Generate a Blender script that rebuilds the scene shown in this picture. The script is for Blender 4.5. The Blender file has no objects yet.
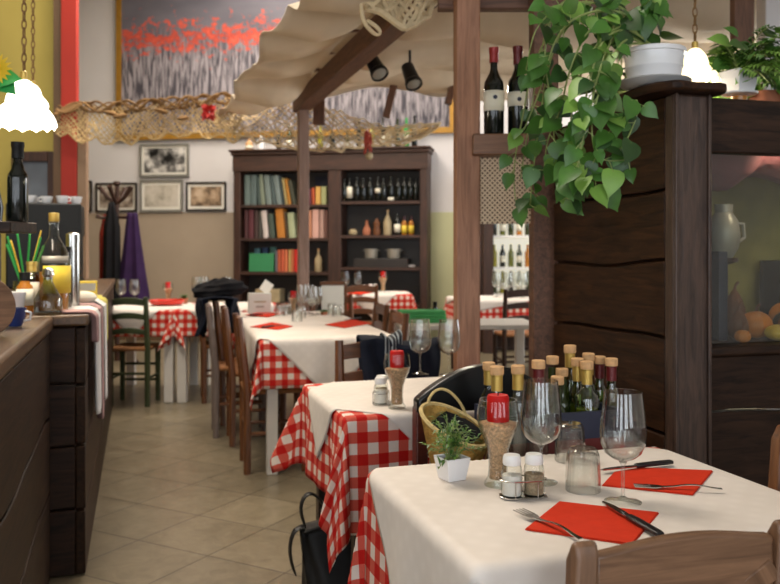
import bpy, bmesh, math, random
from mathutils import Vector, Matrix
random.seed(7)
R = math.radians
SC = bpy.context.scene
COL = SC.collection
F, CX, HY, H = 850.0, 390.0, 247.0, 1.26        # focal length (px), principal column, horizon row, eye height
YAW = R(16.5)                                    # direction of the aisle
E1 = Vector((math.cos(YAW), math.sin(YAW), 0)); E2 = Vector((-math.sin(YAW), math.cos(YAW), 0))

def at(px, py, D):
    return Vector(((px - CX) / F * D, D, H + (HY - py) / F * D))
def gnd(px, py, z=0.0):
    D = F * (H - z) / (py - HY)
    return Vector(((px - CX) / F * D, D, z))

# ------------------------------------------------------------------ materials
def lin(c):
    c = [v / 255.0 for v in c]
    return tuple(v / 12.92 if v <= .04045 else ((v + .055) / 1.055) ** 2.4 for v in c) + (1.0,)
MATS = {}
def new_mat(name):
    m = bpy.data.materials.new(name); m.use_nodes = True
    nt = m.node_tree
    return m, nt, nt.nodes['Principled BSDF'], nt.nodes['Material Output']
def link(nt, a, b): nt.links.new(a, b)
def pm(name, rgb, rough=.6, metal=0., var=.12, scale=8., bump=0., spec=.5, bscale=60., sheen=0.):
    m, nt, b, out = new_mat(name)
    c = lin(rgb)
    tc = nt.nodes.new('ShaderNodeTexCoord')
    n = nt.nodes.new('ShaderNodeTexNoise'); n.inputs['Scale'].default_value = scale; n.inputs['Detail'].default_value = 4
    link(nt, tc.outputs['Object'], n.inputs['Vector'])
    r = nt.nodes.new('ShaderNodeValToRGB')
    r.color_ramp.elements[0].position = .3; r.color_ramp.elements[1].position = .7
    r.color_ramp.elements[0].color = tuple(v * (1 - var) for v in c[:3]) + (1,)
    r.color_ramp.elements[1].color = tuple(min(1, v * (1 + var)) for v in c[:3]) + (1,)
    link(nt, n.outputs['Fac'], r.inputs['Fac']); link(nt, r.outputs['Color'], b.inputs['Base Color'])
    b.inputs['Roughness'].default_value = rough; b.inputs['Metallic'].default_value = metal
    b.inputs['Specular IOR Level'].default_value = spec
    if sheen: b.inputs['Sheen Weight'].default_value = sheen
    if bump:
        n2 = nt.nodes.new('ShaderNodeTexNoise'); n2.inputs['Scale'].default_value = bscale; n2.inputs['Detail'].default_value = 3
        link(nt, tc.outputs['Object'], n2.inputs['Vector'])
        bp = nt.nodes.new('ShaderNodeBump'); bp.inputs['Strength'].default_value = bump; bp.inputs['Distance'].default_value = .01
        link(nt, n2.outputs['Fac'], bp.inputs['Height']); link(nt, bp.outputs['Normal'], b.inputs['Normal'])
    MATS[name] = m; return m
def wood(name, c1, c2, axis='x', scale=6., rough=.45, bump=.15, stretch=14., spec=.5):
    m, nt, b, out = new_mat(name)
    tc = nt.nodes.new('ShaderNodeTexCoord'); mp = nt.nodes.new('ShaderNodeMapping')
    s = [stretch] * 3; s['xyz'.index(axis)] = 1.0
    mp.inputs['Scale'].default_value = s
    link(nt, tc.outputs['Object'], mp.inputs['Vector'])
    n = nt.nodes.new('ShaderNodeTexNoise'); n.inputs['Scale'].default_value = scale; n.inputs['Detail'].default_value = 6; n.inputs['Distortion'].default_value = .8
    n.inputs['Roughness'].default_value = .62
    link(nt, mp.outputs['Vector'], n.inputs['Vector'])
    r = nt.nodes.new('ShaderNodeValToRGB')
    r.color_ramp.elements[0].position = .33; r.color_ramp.elements[1].position = .68
    r.color_ramp.elements[0].color = lin(c1); r.color_ramp.elements[1].color = lin(c2)
    link(nt, n.outputs['Fac'], r.inputs['Fac']); link(nt, r.outputs['Color'], b.inputs['Base Color'])
    b.inputs['Roughness'].default_value = rough; b.inputs['Specular IOR Level'].default_value = spec
    bp = nt.nodes.new('ShaderNodeBump'); bp.inputs['Strength'].default_value = bump; bp.inputs['Distance'].default_value = .004
    link(nt, n.outputs['Fac'], bp.inputs['Height']); link(nt, bp.outputs['Normal'], b.inputs['Normal'])
    MATS[name] = m; return m
def glass(name, tint=(250, 252, 250), base=.045, edge=.8, rough=.02, refr=0., dark=.72):
    m, nt, b, out = new_mat(name); nt.nodes.remove(b)
    t = nt.nodes.new('ShaderNodeBsdfTransparent'); t.inputs['Color'].default_value = lin(tint)
    g = nt.nodes.new('ShaderNodeBsdfGlossy'); g.inputs['Roughness'].default_value = rough; g.inputs['Color'].default_value = (1, 1, 1, 1)
    lw = nt.nodes.new('ShaderNodeLayerWeight'); lw.inputs['Blend'].default_value = .5
    p = nt.nodes.new('ShaderNodeMath'); p.operation = 'POWER'; p.inputs[1].default_value = 3.2
    q = nt.nodes.new('ShaderNodeMath'); q.operation = 'MULTIPLY_ADD'; q.inputs[1].default_value = edge; q.inputs[2].default_value = base
    mx = nt.nodes.new('ShaderNodeMixShader')
    link(nt, lw.outputs['Facing'], p.inputs[0]); link(nt, p.outputs[0], q.inputs[0]); link(nt, q.outputs[0], mx.inputs[0])
    tr_ = nt.nodes.new('ShaderNodeValToRGB'); c = lin(tint); tr_.color_ramp.elements[0].position = .35; tr_.color_ramp.elements[1].position = .98
    tr_.color_ramp.elements[0].color = c; tr_.color_ramp.elements[1].color = tuple(v * dark for v in c[:3]) + (1,)
    link(nt, lw.outputs['Facing'], tr_.inputs['Fac']); link(nt, tr_.outputs['Color'], t.inputs['Color'])
    if refr:
        gl = nt.nodes.new('ShaderNodeBsdfGlass'); gl.inputs['IOR'].default_value = 1.45; gl.inputs['Color'].default_value = lin(tint); gl.inputs['Roughness'].default_value = 0
        m2 = nt.nodes.new('ShaderNodeMixShader'); m2.inputs[0].default_value = refr
        link(nt, t.outputs[0], m2.inputs[1]); link(nt, gl.outputs[0], m2.inputs[2]); tsrc = m2
    else: tsrc = t
    link(nt, tsrc.outputs[0], mx.inputs[1]); link(nt, g.outputs[0], mx.inputs[2]); link(nt, mx.outputs[0], out.inputs['Surface'])
    MATS[name] = m; return m
def emis(name, rgb, s, base=(240, 235, 220)):
    m, nt, b, out = new_mat(name)
    b.inputs['Base Color'].default_value = lin(base)
    b.inputs['Emission Color'].default_value = lin(rgb); b.inputs['Emission Strength'].default_value = s
    MATS[name] = m; return m
def gingham(name, freq):
    m, nt, b, out = new_mat(name)
    uv = nt.nodes.new('ShaderNodeTexCoord'); sp = nt.nodes.new('ShaderNodeSeparateXYZ'); link(nt, uv.outputs['UV'], sp.inputs[0])
    facs = []
    for ax in (0, 1):
        mu = nt.nodes.new('ShaderNodeMath'); mu.operation = 'MULTIPLY'; mu.inputs[1].default_value = freq
        fr = nt.nodes.new('ShaderNodeMath'); fr.operation = 'FRACT'; lt = nt.nodes.new('ShaderNodeMath'); lt.operation = 'LESS_THAN'; lt.inputs[1].default_value = .5
        link(nt, sp.outputs[ax], mu.inputs[0]); link(nt, mu.outputs[0], fr.inputs[0]); link(nt, fr.outputs[0], lt.inputs[0]); facs.append(lt)
    ad = nt.nodes.new('ShaderNodeMath'); ad.operation = 'ADD'; link(nt, facs[0].outputs[0], ad.inputs[0]); link(nt, facs[1].outputs[0], ad.inputs[1])
    hv = nt.nodes.new('ShaderNodeMath'); hv.operation = 'MULTIPLY'; hv.inputs[1].default_value = .5; link(nt, ad.outputs[0], hv.inputs[0])
    r = nt.nodes.new('ShaderNodeValToRGB'); r.color_ramp.interpolation = 'CONSTANT'
    e = r.color_ramp.elements
    e[0].position = 0; e[0].color = lin((226, 210, 198)); e[1].position = .25; e[1].color = lin((205, 88, 72))
    k = e.new(.75); k.color = lin((186, 26, 20))
    link(nt, hv.outputs[0], r.inputs['Fac']); link(nt, r.outputs['Color'], b.inputs['Base Color'])
    b.inputs['Roughness'].default_value = .85; b.inputs['Specular IOR Level'].default_value = .2
    MATS[name] = m; return m
def linen(name, rgb, rgb2, freq=30, weave=True, rough=.8, contrast=.5):
    m, nt, b, out = new_mat(name)
    tc = nt.nodes.new('ShaderNodeTexCoord')
    vals = []
    for d in ('X', 'Y'):
        w = nt.nodes.new('ShaderNodeTexWave'); w.bands_direction = d; w.inputs['Scale'].default_value = freq; w.inputs['Distortion'].default_value = .4
        link(nt, tc.outputs['UV'], w.inputs['Vector']); vals.append(w)
    mu = nt.nodes.new('ShaderNodeMath'); mu.operation = 'MULTIPLY'; link(nt, vals[0].outputs['Fac'], mu.inputs[0]); link(nt, vals[1].outputs['Fac'], mu.inputs[1])
    n = nt.nodes.new('ShaderNodeTexNoise'); n.inputs['Scale'].default_value = 5; link(nt, tc.outputs['UV'], n.inputs['Vector'])
    av = nt.nodes.new('ShaderNodeMix'); av.inputs[0].default_value = contrast
    link(nt, n.outputs['Fac'], av.inputs[2]); link(nt, mu.outputs[0], av.inputs[3])
    r = nt.nodes.new('ShaderNodeValToRGB'); r.color_ramp.elements[0].color = lin(rgb2); r.color_ramp.elements[1].color = lin(rgb)
    r.color_ramp.elements[0].position = .2; r.color_ramp.elements[1].position = .7
    link(nt, av.outputs[0], r.inputs['Fac']); link(nt, r.outputs['Color'], b.inputs['Base Color'])
    b.inputs['Roughness'].default_value = rough; b.inputs['Specular IOR Level'].default_value = .25
    MATS[name] = m; return m

wood('dark_plank_y', (27, 15, 8), (66, 40, 22), 'y', 5, .5, .25, 9, .2)
wood('dark_plank_x', (27, 17, 12), (60, 40, 28), 'x', 5, .5, .25, 9, .2)
wood('dark_post_z', (46, 33, 27), (88, 66, 54), 'z', 6, .45, .5, 10)
wood('counter_plank', (28, 17, 10), (60, 40, 25), 'y', 5, .5, .25, 9, .15)
wood('counter_top', (62, 42, 24), (104, 74, 44), 'y', 5, .35, .1, 9)
wood('post_wood', (128, 86, 60), (172, 122, 92), 'z', 4, .55, .2, 14)
wood('post_grey', (122, 96, 82), (156, 128, 114), 'z', 4, .6, .2, 14)
wood('beam_wood', (78, 50, 34), (118, 80, 58), 'y', 4, .6, .2, 12)
wood('rail_wood', (92, 60, 38), (134, 92, 62), 'x', 4, .5, .2, 12)
wood('bookcase_wood', (40, 23, 16), (72, 44, 32), 'z', 3, .5, .2, 10)
wood('bookcase_shelf', (44, 27, 20), (76, 48, 36), 'x', 3, .5, .2, 10)
wood('chair_wood_z', (76, 44, 22), (120, 74, 40), 'z', 5, .4, .1, 12)
wood('chair_wood_x', (76, 44, 22), (120, 74, 40), 'x', 5, .4, .1, 12)
wood('walnut_x', (96, 68, 48), (136, 100, 74), 'x', 5, .38, .1, 14)
wood('walnut_z', (96, 68, 48), (136, 100, 74), 'z', 5, .38, .1, 14)
wood('oak_z', (128, 84, 44), (168, 118, 66), 'z', 5, .4, .1, 12)
wood('oak_x', (128, 84, 44), (168, 118, 66), 'x', 5, .4, .1, 12)
wood('ash_grey_z', (98, 84, 78), (134, 118, 110), 'z', 5, .5, .1, 12)
wood('green_wood_z', (44, 52, 28), (68, 76, 42), 'z', 5, .5, .1, 12)
wood('green_wood_x', (44, 52, 28), (68, 76, 42), 'x', 5, .5, .1, 12)
wood('maroon_wood_x', (70, 28, 22), (100, 46, 36), 'x', 5, .4, .1, 12)
wood('dark_chair_x', (34, 20, 14), (64, 38, 26), 'x', 5, .4, .1, 12)
wood('dark_chair_z', (34, 20, 14), (64, 38, 26), 'z', 5, .4, .1, 12)
pm('rush', (140, 92, 52), .8, 0, .25, 60, .4)
pm('white_paint', (222, 216, 208), .5, 0, .04, 6)
pm('black_lacquer', (14, 12, 12), .3, 0, .2, 8)
pm('wall_white', (214, 210, 210), .9, 0, .03, 2, .08, .2)
pm('wall_tan', (168, 152, 134), .85, 0, .05, 2, .08, .2)
pm('wall_green', (200, 200, 160), .85, 0, .04, 2, .08, .2)
pm('wall_yellow', (178, 160, 86), .85, 0, .06, 2, .08, .2)
pm('red_paint', (172, 42, 26), .6, 0, .08, 3)
pm('tan_plaster', (150, 122, 98), .85, 0, .08, 4, .1)
pm('brown_trim', (104, 80, 58), .7, 0, .1, 4)
pm('ceiling_white', (205, 200, 190), .9, 0, .03, 2)
pm('gold_frame', (176, 130, 52), .4, .35, .15, 10)
pm('black_frame', (40, 34, 30), .45, 0, .1, 8)
pm('silver_frame', (150, 148, 142), .35, .4, .1, 8)
pm('chrome', (190, 188, 184), .2, 1, .03, 8)
pm('dark_metal', (40, 40, 42), .4, .6, .15, 8)
pm('rope', (188, 160, 112), .9, 0, .15, 40)
pm('rope_cream', (206, 184, 146), .9, 0, .12, 40)
pm('rope_brown', (124, 92, 54), .9, 0, .25, 30)
pm('ceramic_white', (232, 230, 230), .25, 0, .02, 6)
pm('ceramic_grey', (170, 168, 166), .35, 0, .04, 6)
pm('leaf', (62, 104, 34), .42, 0, .45, 9)
pm('leaf_light', (112, 150, 60), .45, 0, .35, 9)
pm('leaf_dark', (40, 72, 26), .45, 0, .4, 9)
pm('stem', (136, 150, 84), .6, 0, .2, 20)
pm('soil', (48, 34, 24), .95, 0, .3, 60, .6)
pm('red_napkin', (206, 52, 24), .85, 0, .05, 30, .1, .2)
pm('red_wax', (188, 22, 18), .6, 0, .08, 10, 0, .2)
pm('red_plate', (196, 40, 20), .35, 0, .05, 6)
pm('grains', (218, 172, 134), .85, 0, .35, 160, 1.0, .3, 220)
pm('salt', (226, 220, 212), .9, 0, .04, 90, .2)
pm('pepper', (150, 130, 104), .9, 0, .3, 200, .4)
pm('white_plastic', (232, 230, 226), .4, 0, .02, 6)
pm('knife_black', (24, 22, 24), .35, 0, .1, 6)
pm('wicker', (186, 146, 76), .7, 0, .3, 50, .6, .3, 120)
pm('wicker_pale', (204, 178, 120), .7, 0, .2, 50, .3)
pm('navy_paint', (30, 36, 58), .5, 0, .12, 6)
pm('darkred_paint', (96, 30, 26), .5, 0, .12, 6)
pm('navy_cloth', (22, 26, 38), .9, 0, .25, 8, .2, .2, 30)
pm('black_cloth', (18, 17, 20), .9, 0, .25, 8, .2, .2, 30)
pm('purple_cloth', (46, 26, 62), .85, 0, .2, 8, .2, .2, 30)
pm('red_cloth', (130, 42, 30), .85, 0, .2, 8, .2, .2, 30)
pm('white_cloth', (224, 218, 212), .9, 0, .05, 8, .15, .2, 50)
pm('rose_cloth', (176, 140, 136), .9, 0, .12, 14, .15, .2, 50)
pm('yellow_cloth', (196, 184, 96), .9, 0, .12, 14, .15, .2, 50)
pm('green_cloth', (84, 170, 104), .85, 0, .08, 8, .15, .2, 50)
pm('black_bag', (20, 19, 19), .55, 0, .2, 8, .15)
pm('bottle_dark', (16, 20, 16), .12, 0, .1, 4, 0, .6)
pm('bottle_olive', (46, 54, 24), .12, 0, .1, 4, 0, .6)
pm('label_cream', (226, 220, 200), .7, 0, .04, 20)
pm('label_yellow', (220, 190, 60), .6, 0, .08, 20)
pm('foil_red', (140, 26, 24), .4, .2, .08, 20)
pm('foil_maroon', (92, 22, 24), .4, .2, .08, 20)
pm('foil_gold', (196, 164, 86), .35, .6, .1, 20)
pm('cork', (204, 160, 112), .8, 0, .15, 60)
pm('oil', (150, 142, 48), .2, 0, .1, 6)
pm('oil_dark', (100, 104, 46), .2, 0, .1, 6)
pm('amber', (176, 112, 40), .2, 0, .2, 6)
pm('wine_dark', (52, 12, 16), .25, 0, .1, 6)
pm('straw_green', (40, 150, 66), .5, 0, .05, 6)
pm('straw_yellow', (222, 180, 60), .5, 0, .05, 6)
pm('gourd_orange', (206, 124, 40), .45, 0, .3, 14)
pm('gourd_yellow', (214, 176, 56), .45, 0, .25, 14)
pm('gourd_brown', (110, 66, 36), .55, 0, .35, 14)
pm('gourd_dark', (50, 44, 30), .55, 0, .35, 14)
pm('olive_back', (138, 126, 62), .7, 0, .35, 5)
pm('pink_cloth', (142, 80, 84), .8, 0, .15, 8)
pm('clay', (170, 104, 74), .75, 0, .15, 10)
pm('stoneware', (168, 150, 116), .6, 0, .15, 14)
pm('pan_grey', (158, 152, 140), .4, .2, .08, 8)
pm('yellow_petal', (230, 190, 30), .6, 0, .12, 20)
pm('red_petal', (176, 30, 24), .6, 0, .2, 20)
pm('chili', (170, 58, 36), .5, 0, .25, 20)
pm('card_white', (228, 224, 214), .8, 0, .02, 8)
pm('card_box', (206, 206, 200), .7, 0, .03, 8)
pm('blue_glaze', (40, 56, 110), .3, 0, .4, 12)
pm('bread', (120, 84, 50), .8, 0, .25, 20, .4)
pm('matte_black', (15, 15, 14), .55, 0, .1, 6, 0, .3)
pm('bright_white', (238, 236, 230), .6, 0, .02, 6)
glass('clear_glass', base=.02); glass('bright_glass', (236, 242, 238), .10, .9, .03); glass('crystal_glass', (252, 253, 252), .04, .9, .02, .14, .55); glass('grey_glass', (205, 214, 212), .06, .8)
glass('pane_glass', (238, 240, 236), .05, .6, .03)
glass('green_glass', (176, 192, 140), .10, .8); glass('amber_glass', (214, 150, 70), .06, .7)
emis('lamp_glow', (255, 246, 226), 5.0); emis('lamp_warm', (255, 232, 180), 2.4)
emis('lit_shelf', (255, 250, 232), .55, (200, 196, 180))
gingham('gingham', 1 / .066)
linen('overlay_linen', (234, 224, 215), (218, 207, 197), 7.5, True, .8, .12)
linen('canopy_linen', (220, 206, 186), (200, 185, 163), 60, True, .9, .2)
def translucent(name, k):
    nt = MATS[name].node_tree; b = nt.nodes['Principled BSDF']; out = nt.nodes['Material Output']
    t = nt.nodes.new('ShaderNodeBsdfTranslucent'); mx = nt.nodes.new('ShaderNodeMixShader'); mx.inputs[0].default_value = k
    link(nt, b.inputs['Base Color'].links[0].from_socket, t.inputs['Color'])
    link(nt, b.outputs[0], mx.inputs[1]); link(nt, t.outputs[0], mx.inputs[2]); link(nt, mx.outputs[0], out.inputs['Surface'])
translucent('canopy_linen', .22)

def mirror_mat():
    m, nt, b, out = new_mat('mirror_glass')
    tc = nt.nodes.new('ShaderNodeTexCoord'); n = nt.nodes.new('ShaderNodeTexNoise'); n.inputs['Scale'].default_value = 3
    link(nt, tc.outputs['Object'], n.inputs['Vector'])
    r = nt.nodes.new('ShaderNodeValToRGB'); r.color_ramp.elements[0].color = lin((60, 62, 66)); r.color_ramp.elements[1].color = lin((132, 140, 152))  # mottled grey-blue base colour painted in place of the mirror's sheen
    link(nt, n.outputs['Fac'], r.inputs['Fac']); link(nt, r.outputs['Color'], b.inputs['Base Color'])
    b.inputs['Roughness'].default_value = .12; b.inputs['Specular IOR Level'].default_value = .8
    MATS['mirror_glass'] = m
mirror_mat()
def floor_mat():
    m, nt, b, out = new_mat('stone_tiles')
    tc = nt.nodes.new('ShaderNodeTexCoord'); mp = nt.nodes.new('ShaderNodeMapping')
    mp.inputs['Rotation'].default_value = (0, 0, R(45) - YAW); mp.inputs['Scale'].default_value = (2.6, 2.6, 2.6)
    link(nt, tc.outputs['Object'], mp.inputs['Vector'])
    br = nt.nodes.new('ShaderNodeTexBrick'); br.offset = 0; br.inputs['Scale'].default_value = 1
    br.inputs['Brick Width'].default_value = 1; br.inputs['Row Height'].default_value = 1; br.inputs['Mortar Size'].default_value = .012
    br.inputs['Mortar Smooth'].default_value = .3
    br.inputs['Color1'].default_value = lin((128, 118, 99)); br.inputs['Color2'].default_value = lin((113, 104, 87)); br.inputs['Mortar'].default_value = lin((76, 68, 55))
    link(nt, mp.outputs['Vector'], br.inputs['Vector'])
    n = nt.nodes.new('ShaderNodeTexNoise'); n.inputs['Scale'].default_value = 3.2; n.inputs['Detail'].default_value = 8; n.inputs['Roughness'].default_value = .65; n.inputs['Distortion'].default_value = 1.2
    link(nt, mp.outputs['Vector'], n.inputs['Vector'])
    r = nt.nodes.new('ShaderNodeValToRGB'); r.color_ramp.elements[0].position = .35; r.color_ramp.elements[1].position = .7
    r.color_ramp.elements[0].color = (.72, .68, .62, 1); r.color_ramp.elements[1].color = (1.08, 1.05, 1.0, 1)
    link(nt, n.outputs['Fac'], r.inputs['Fac'])
    mx = nt.nodes.new('ShaderNodeMix'); mx.data_type = 'RGBA'; mx.blend_type = 'MULTIPLY'; mx.inputs[0].default_value = 1
    link(nt, br.outputs['Color'], mx.inputs[6]); link(nt, r.outputs['Color'], mx.inputs[7]); link(nt, mx.outputs[2], b.inputs['Base Color'])
    b.inputs['Roughness'].default_value = .3; b.inputs['Specular IOR Level'].default_value = .4
    bp = nt.nodes.new('ShaderNodeBump'); bp.inputs['Strength'].default_value = .25; bp.inputs['Distance'].default_value = .003; bp.invert = True
    link(nt, br.outputs['Fac'], bp.inputs['Height']); link(nt, bp.outputs['Normal'], b.inputs['Normal'])
    MATS['stone_tiles'] = m
floor_mat()
def poppy_mat():
    # a loose field of red poppies over grey stems; UV: u 0..1 across, v 0..1 up
    m, nt, b, out = new_mat('poppy_canvas')
    N = nt.nodes.new
    tc = N('ShaderNodeTexCoord'); sp = N('ShaderNodeSeparateXYZ'); link(nt, tc.outputs['UV'], sp.inputs[0])
    mp = N('ShaderNodeMapping'); mp.inputs['Scale'].default_value = (150, 8, 1); link(nt, tc.outputs['UV'], mp.inputs['Vector'])
    st = N('ShaderNodeTexNoise'); st.inputs['Scale'].default_value = 1; st.inputs['Detail'].default_value = 4; st.inputs['Distortion'].default_value = .5; link(nt, mp.outputs['Vector'], st.inputs['Vector'])
    sr = N('ShaderNodeValToRGB'); sr.color_ramp.elements[0].position = .40; sr.color_ramp.elements[1].position = .60
    sr.color_ramp.elements[0].color = lin((66, 62, 70)); sr.color_ramp.elements[1].color = lin((160, 152, 156)); link(nt, st.outputs['Fac'], sr.inputs['Fac'])
    sky = N('ShaderNodeTexNoise'); sky.inputs['Scale'].default_value = 6; link(nt, tc.outputs['UV'], sky.inputs['Vector'])
    kr = N('ShaderNodeValToRGB'); kr.color_ramp.elements[0].color = lin((70, 68, 77)); kr.color_ramp.elements[1].color = lin((124, 120, 128)); link(nt, sky.outputs['Fac'], kr.inputs['Fac'])
    up = N('ShaderNodeMapRange'); up.inputs[1].default_value = .46; up.inputs[2].default_value = .68; link(nt, sp.outputs[1], up.inputs[0])
    mx = N('ShaderNodeMix'); mx.data_type = 'RGBA'; link(nt, up.outputs[0], mx.inputs[0]); link(nt, sr.outputs['Color'], mx.inputs[6]); link(nt, kr.outputs['Color'], mx.inputs[7])
    m2 = N('ShaderNodeMapping'); m2.inputs['Scale'].default_value = (32, 18, 1); link(nt, tc.outputs['UV'], m2.inputs['Vector'])
    po = N('ShaderNodeTexNoise'); po.inputs['Scale'].default_value = 1; po.inputs['Detail'].default_value = 6; po.inputs['Roughness'].default_value = .75; link(nt, m2.outputs['Vector'], po.inputs['Vector'])
    # poppies only inside a band of heights
    d = N('ShaderNodeMath'); d.operation = 'SUBTRACT'; d.inputs[1].default_value = .60; link(nt, sp.outputs[1], d.inputs[0])
    a = N('ShaderNodeMath'); a.operation = 'ABSOLUTE'; link(nt, d.outputs[0], a.inputs[0])
    k = N('ShaderNodeMath'); k.operation = 'MULTIPLY'; k.inputs[1].default_value = 1.15; link(nt, a.outputs[0], k.inputs[0])
    s = N('ShaderNodeMath'); s.operation = 'SUBTRACT'; link(nt, po.outputs['Fac'], s.inputs[0]); link(nt, k.outputs[0], s.inputs[1])
    th = N('ShaderNodeMapRange'); th.inputs[1].default_value = .42; th.inputs[2].default_value = .48; link(nt, s.outputs[0], th.inputs[0])
    rr = N('ShaderNodeValToRGB'); rr.color_ramp.elements[0].color = lin((150, 40, 28)); rr.color_ramp.elements[1].color = lin((214, 92, 70)); rr.color_ramp.elements[0].position = .4; rr.color_ramp.elements[1].position = .65
    link(nt, po.outputs['Fac'], rr.inputs['Fac'])
    m3 = N('ShaderNodeMix'); m3.data_type = 'RGBA'; link(nt, th.outputs[0], m3.inputs[0]); link(nt, mx.outputs[2], m3.inputs[6]); link(nt, rr.outputs['Color'], m3.inputs[7])
    link(nt, m3.outputs[2], b.inputs['Base Color']); b.inputs['Roughness'].default_value = .7
    MATS['poppy_canvas'] = m
poppy_mat()
def print_mat(name, c1, c2, c3, scale, seed):
    m, nt, b, out = new_mat(name); N = nt.nodes.new
    tc = N('ShaderNodeTexCoord'); mp = N('ShaderNodeMapping'); mp.inputs['Location'].default_value = (seed, seed * .7, seed * .3); link(nt, tc.outputs['Object'], mp.inputs['Vector'])
    n = N('ShaderNodeTexNoise'); n.inputs['Scale'].default_value = scale; n.inputs['Detail'].default_value = 6; n.inputs['Roughness'].default_value = .6; link(nt, mp.outputs['Vector'], n.inputs['Vector'])
    r = N('ShaderNodeValToRGB'); e = r.color_ramp.elements; e[0].position = .38; e[0].color = lin(c1); e[1].position = .62; e[1].color = lin(c3); k = e.new(.5); k.color = lin(c2)
    link(nt, n.outputs['Fac'], r.inputs['Fac']); link(nt, r.outputs['Color'], b.inputs['Base Color']); b.inputs['Roughness'].default_value = .35
    MATS[name] = m
print_mat('bw_print', (24, 24, 26), (120, 118, 116), (222, 218, 212), 6, 2.3)
print_mat('sepia_print', (92, 76, 62), (176, 150, 124), (206, 184, 160), 6, 5.1)
print_mat('pale_print', (150, 142, 130), (190, 182, 168), (206, 198, 186), 5, 8.7)
print_mat('brown_print', (64, 52, 46), (142, 126, 112), (200, 188, 176), 6, 1.1)
def stripe_mat():
    m, nt, b, out = new_mat('striped_scarf'); N = nt.nodes.new
    tc = N('ShaderNodeTexCoord'); w = N('ShaderNodeTexWave'); w.inputs['Scale'].default_value = 22; w.bands_direction = 'X'; w.inputs['Distortion'].default_value = 1
    link(nt, tc.outputs['Object'], w.inputs['Vector'])
    r = N('ShaderNodeValToRGB'); r.color_ramp.elements[0].color = lin((20, 24, 34)); r.color_ramp.elements[1].color = lin((150, 156, 160)); r.color_ramp.elements[0].position = .55
    link(nt, w.outputs['Fac'], r.inputs['Fac']); link(nt, r.outputs['Color'], b.inputs['Base Color']); b.inputs['Roughness'].default_value = .9
    MATS['striped_scarf'] = m
stripe_mat()
def cane_mat():
    m, nt, b, out = new_mat('cane_weave'); N = nt.nodes.new
    tc = N('ShaderNodeTexCoord'); mp = N('ShaderNodeMapping'); mp.inputs['Rotation'].default_value = (0, R(45), 0); mp.inputs['Scale'].default_value = (70, 70, 70)
    link(nt, tc.outputs['Object'], mp.inputs['Vector']); sp = N('ShaderNodeSeparateXYZ'); link(nt, mp.outputs['Vector'], sp.inputs[0])
    fs = []
    for ax in (0, 2):
        fr = N('ShaderNodeMath'); fr.operation = 'FRACT'; link(nt, sp.outputs[ax], fr.inputs[0])
        gt = N('ShaderNodeMath'); gt.operation = 'GREATER_THAN'; gt.inputs[1].default_value = .45; link(nt, fr.outputs[0], gt.inputs[0]); fs.append(gt)
    mu = N('ShaderNodeMath'); mu.operation = 'MULTIPLY'; link(nt, fs[0].outputs[0], mu.inputs[0]); link(nt, fs[1].outputs[0], mu.inputs[1])
    r = N('ShaderNodeMix'); r.data_type = 'RGBA'; r.inputs[6].default_value = lin((206, 180, 148)); r.inputs[7].default_value = lin((84, 60, 44))
    link(nt, mu.outputs[0], r.inputs[0]); link(nt, r.outputs[2], b.inputs['Base Color']); b.inputs['Roughness'].default_value = .7
    MATS['cane_weave'] = m
cane_mat()

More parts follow.
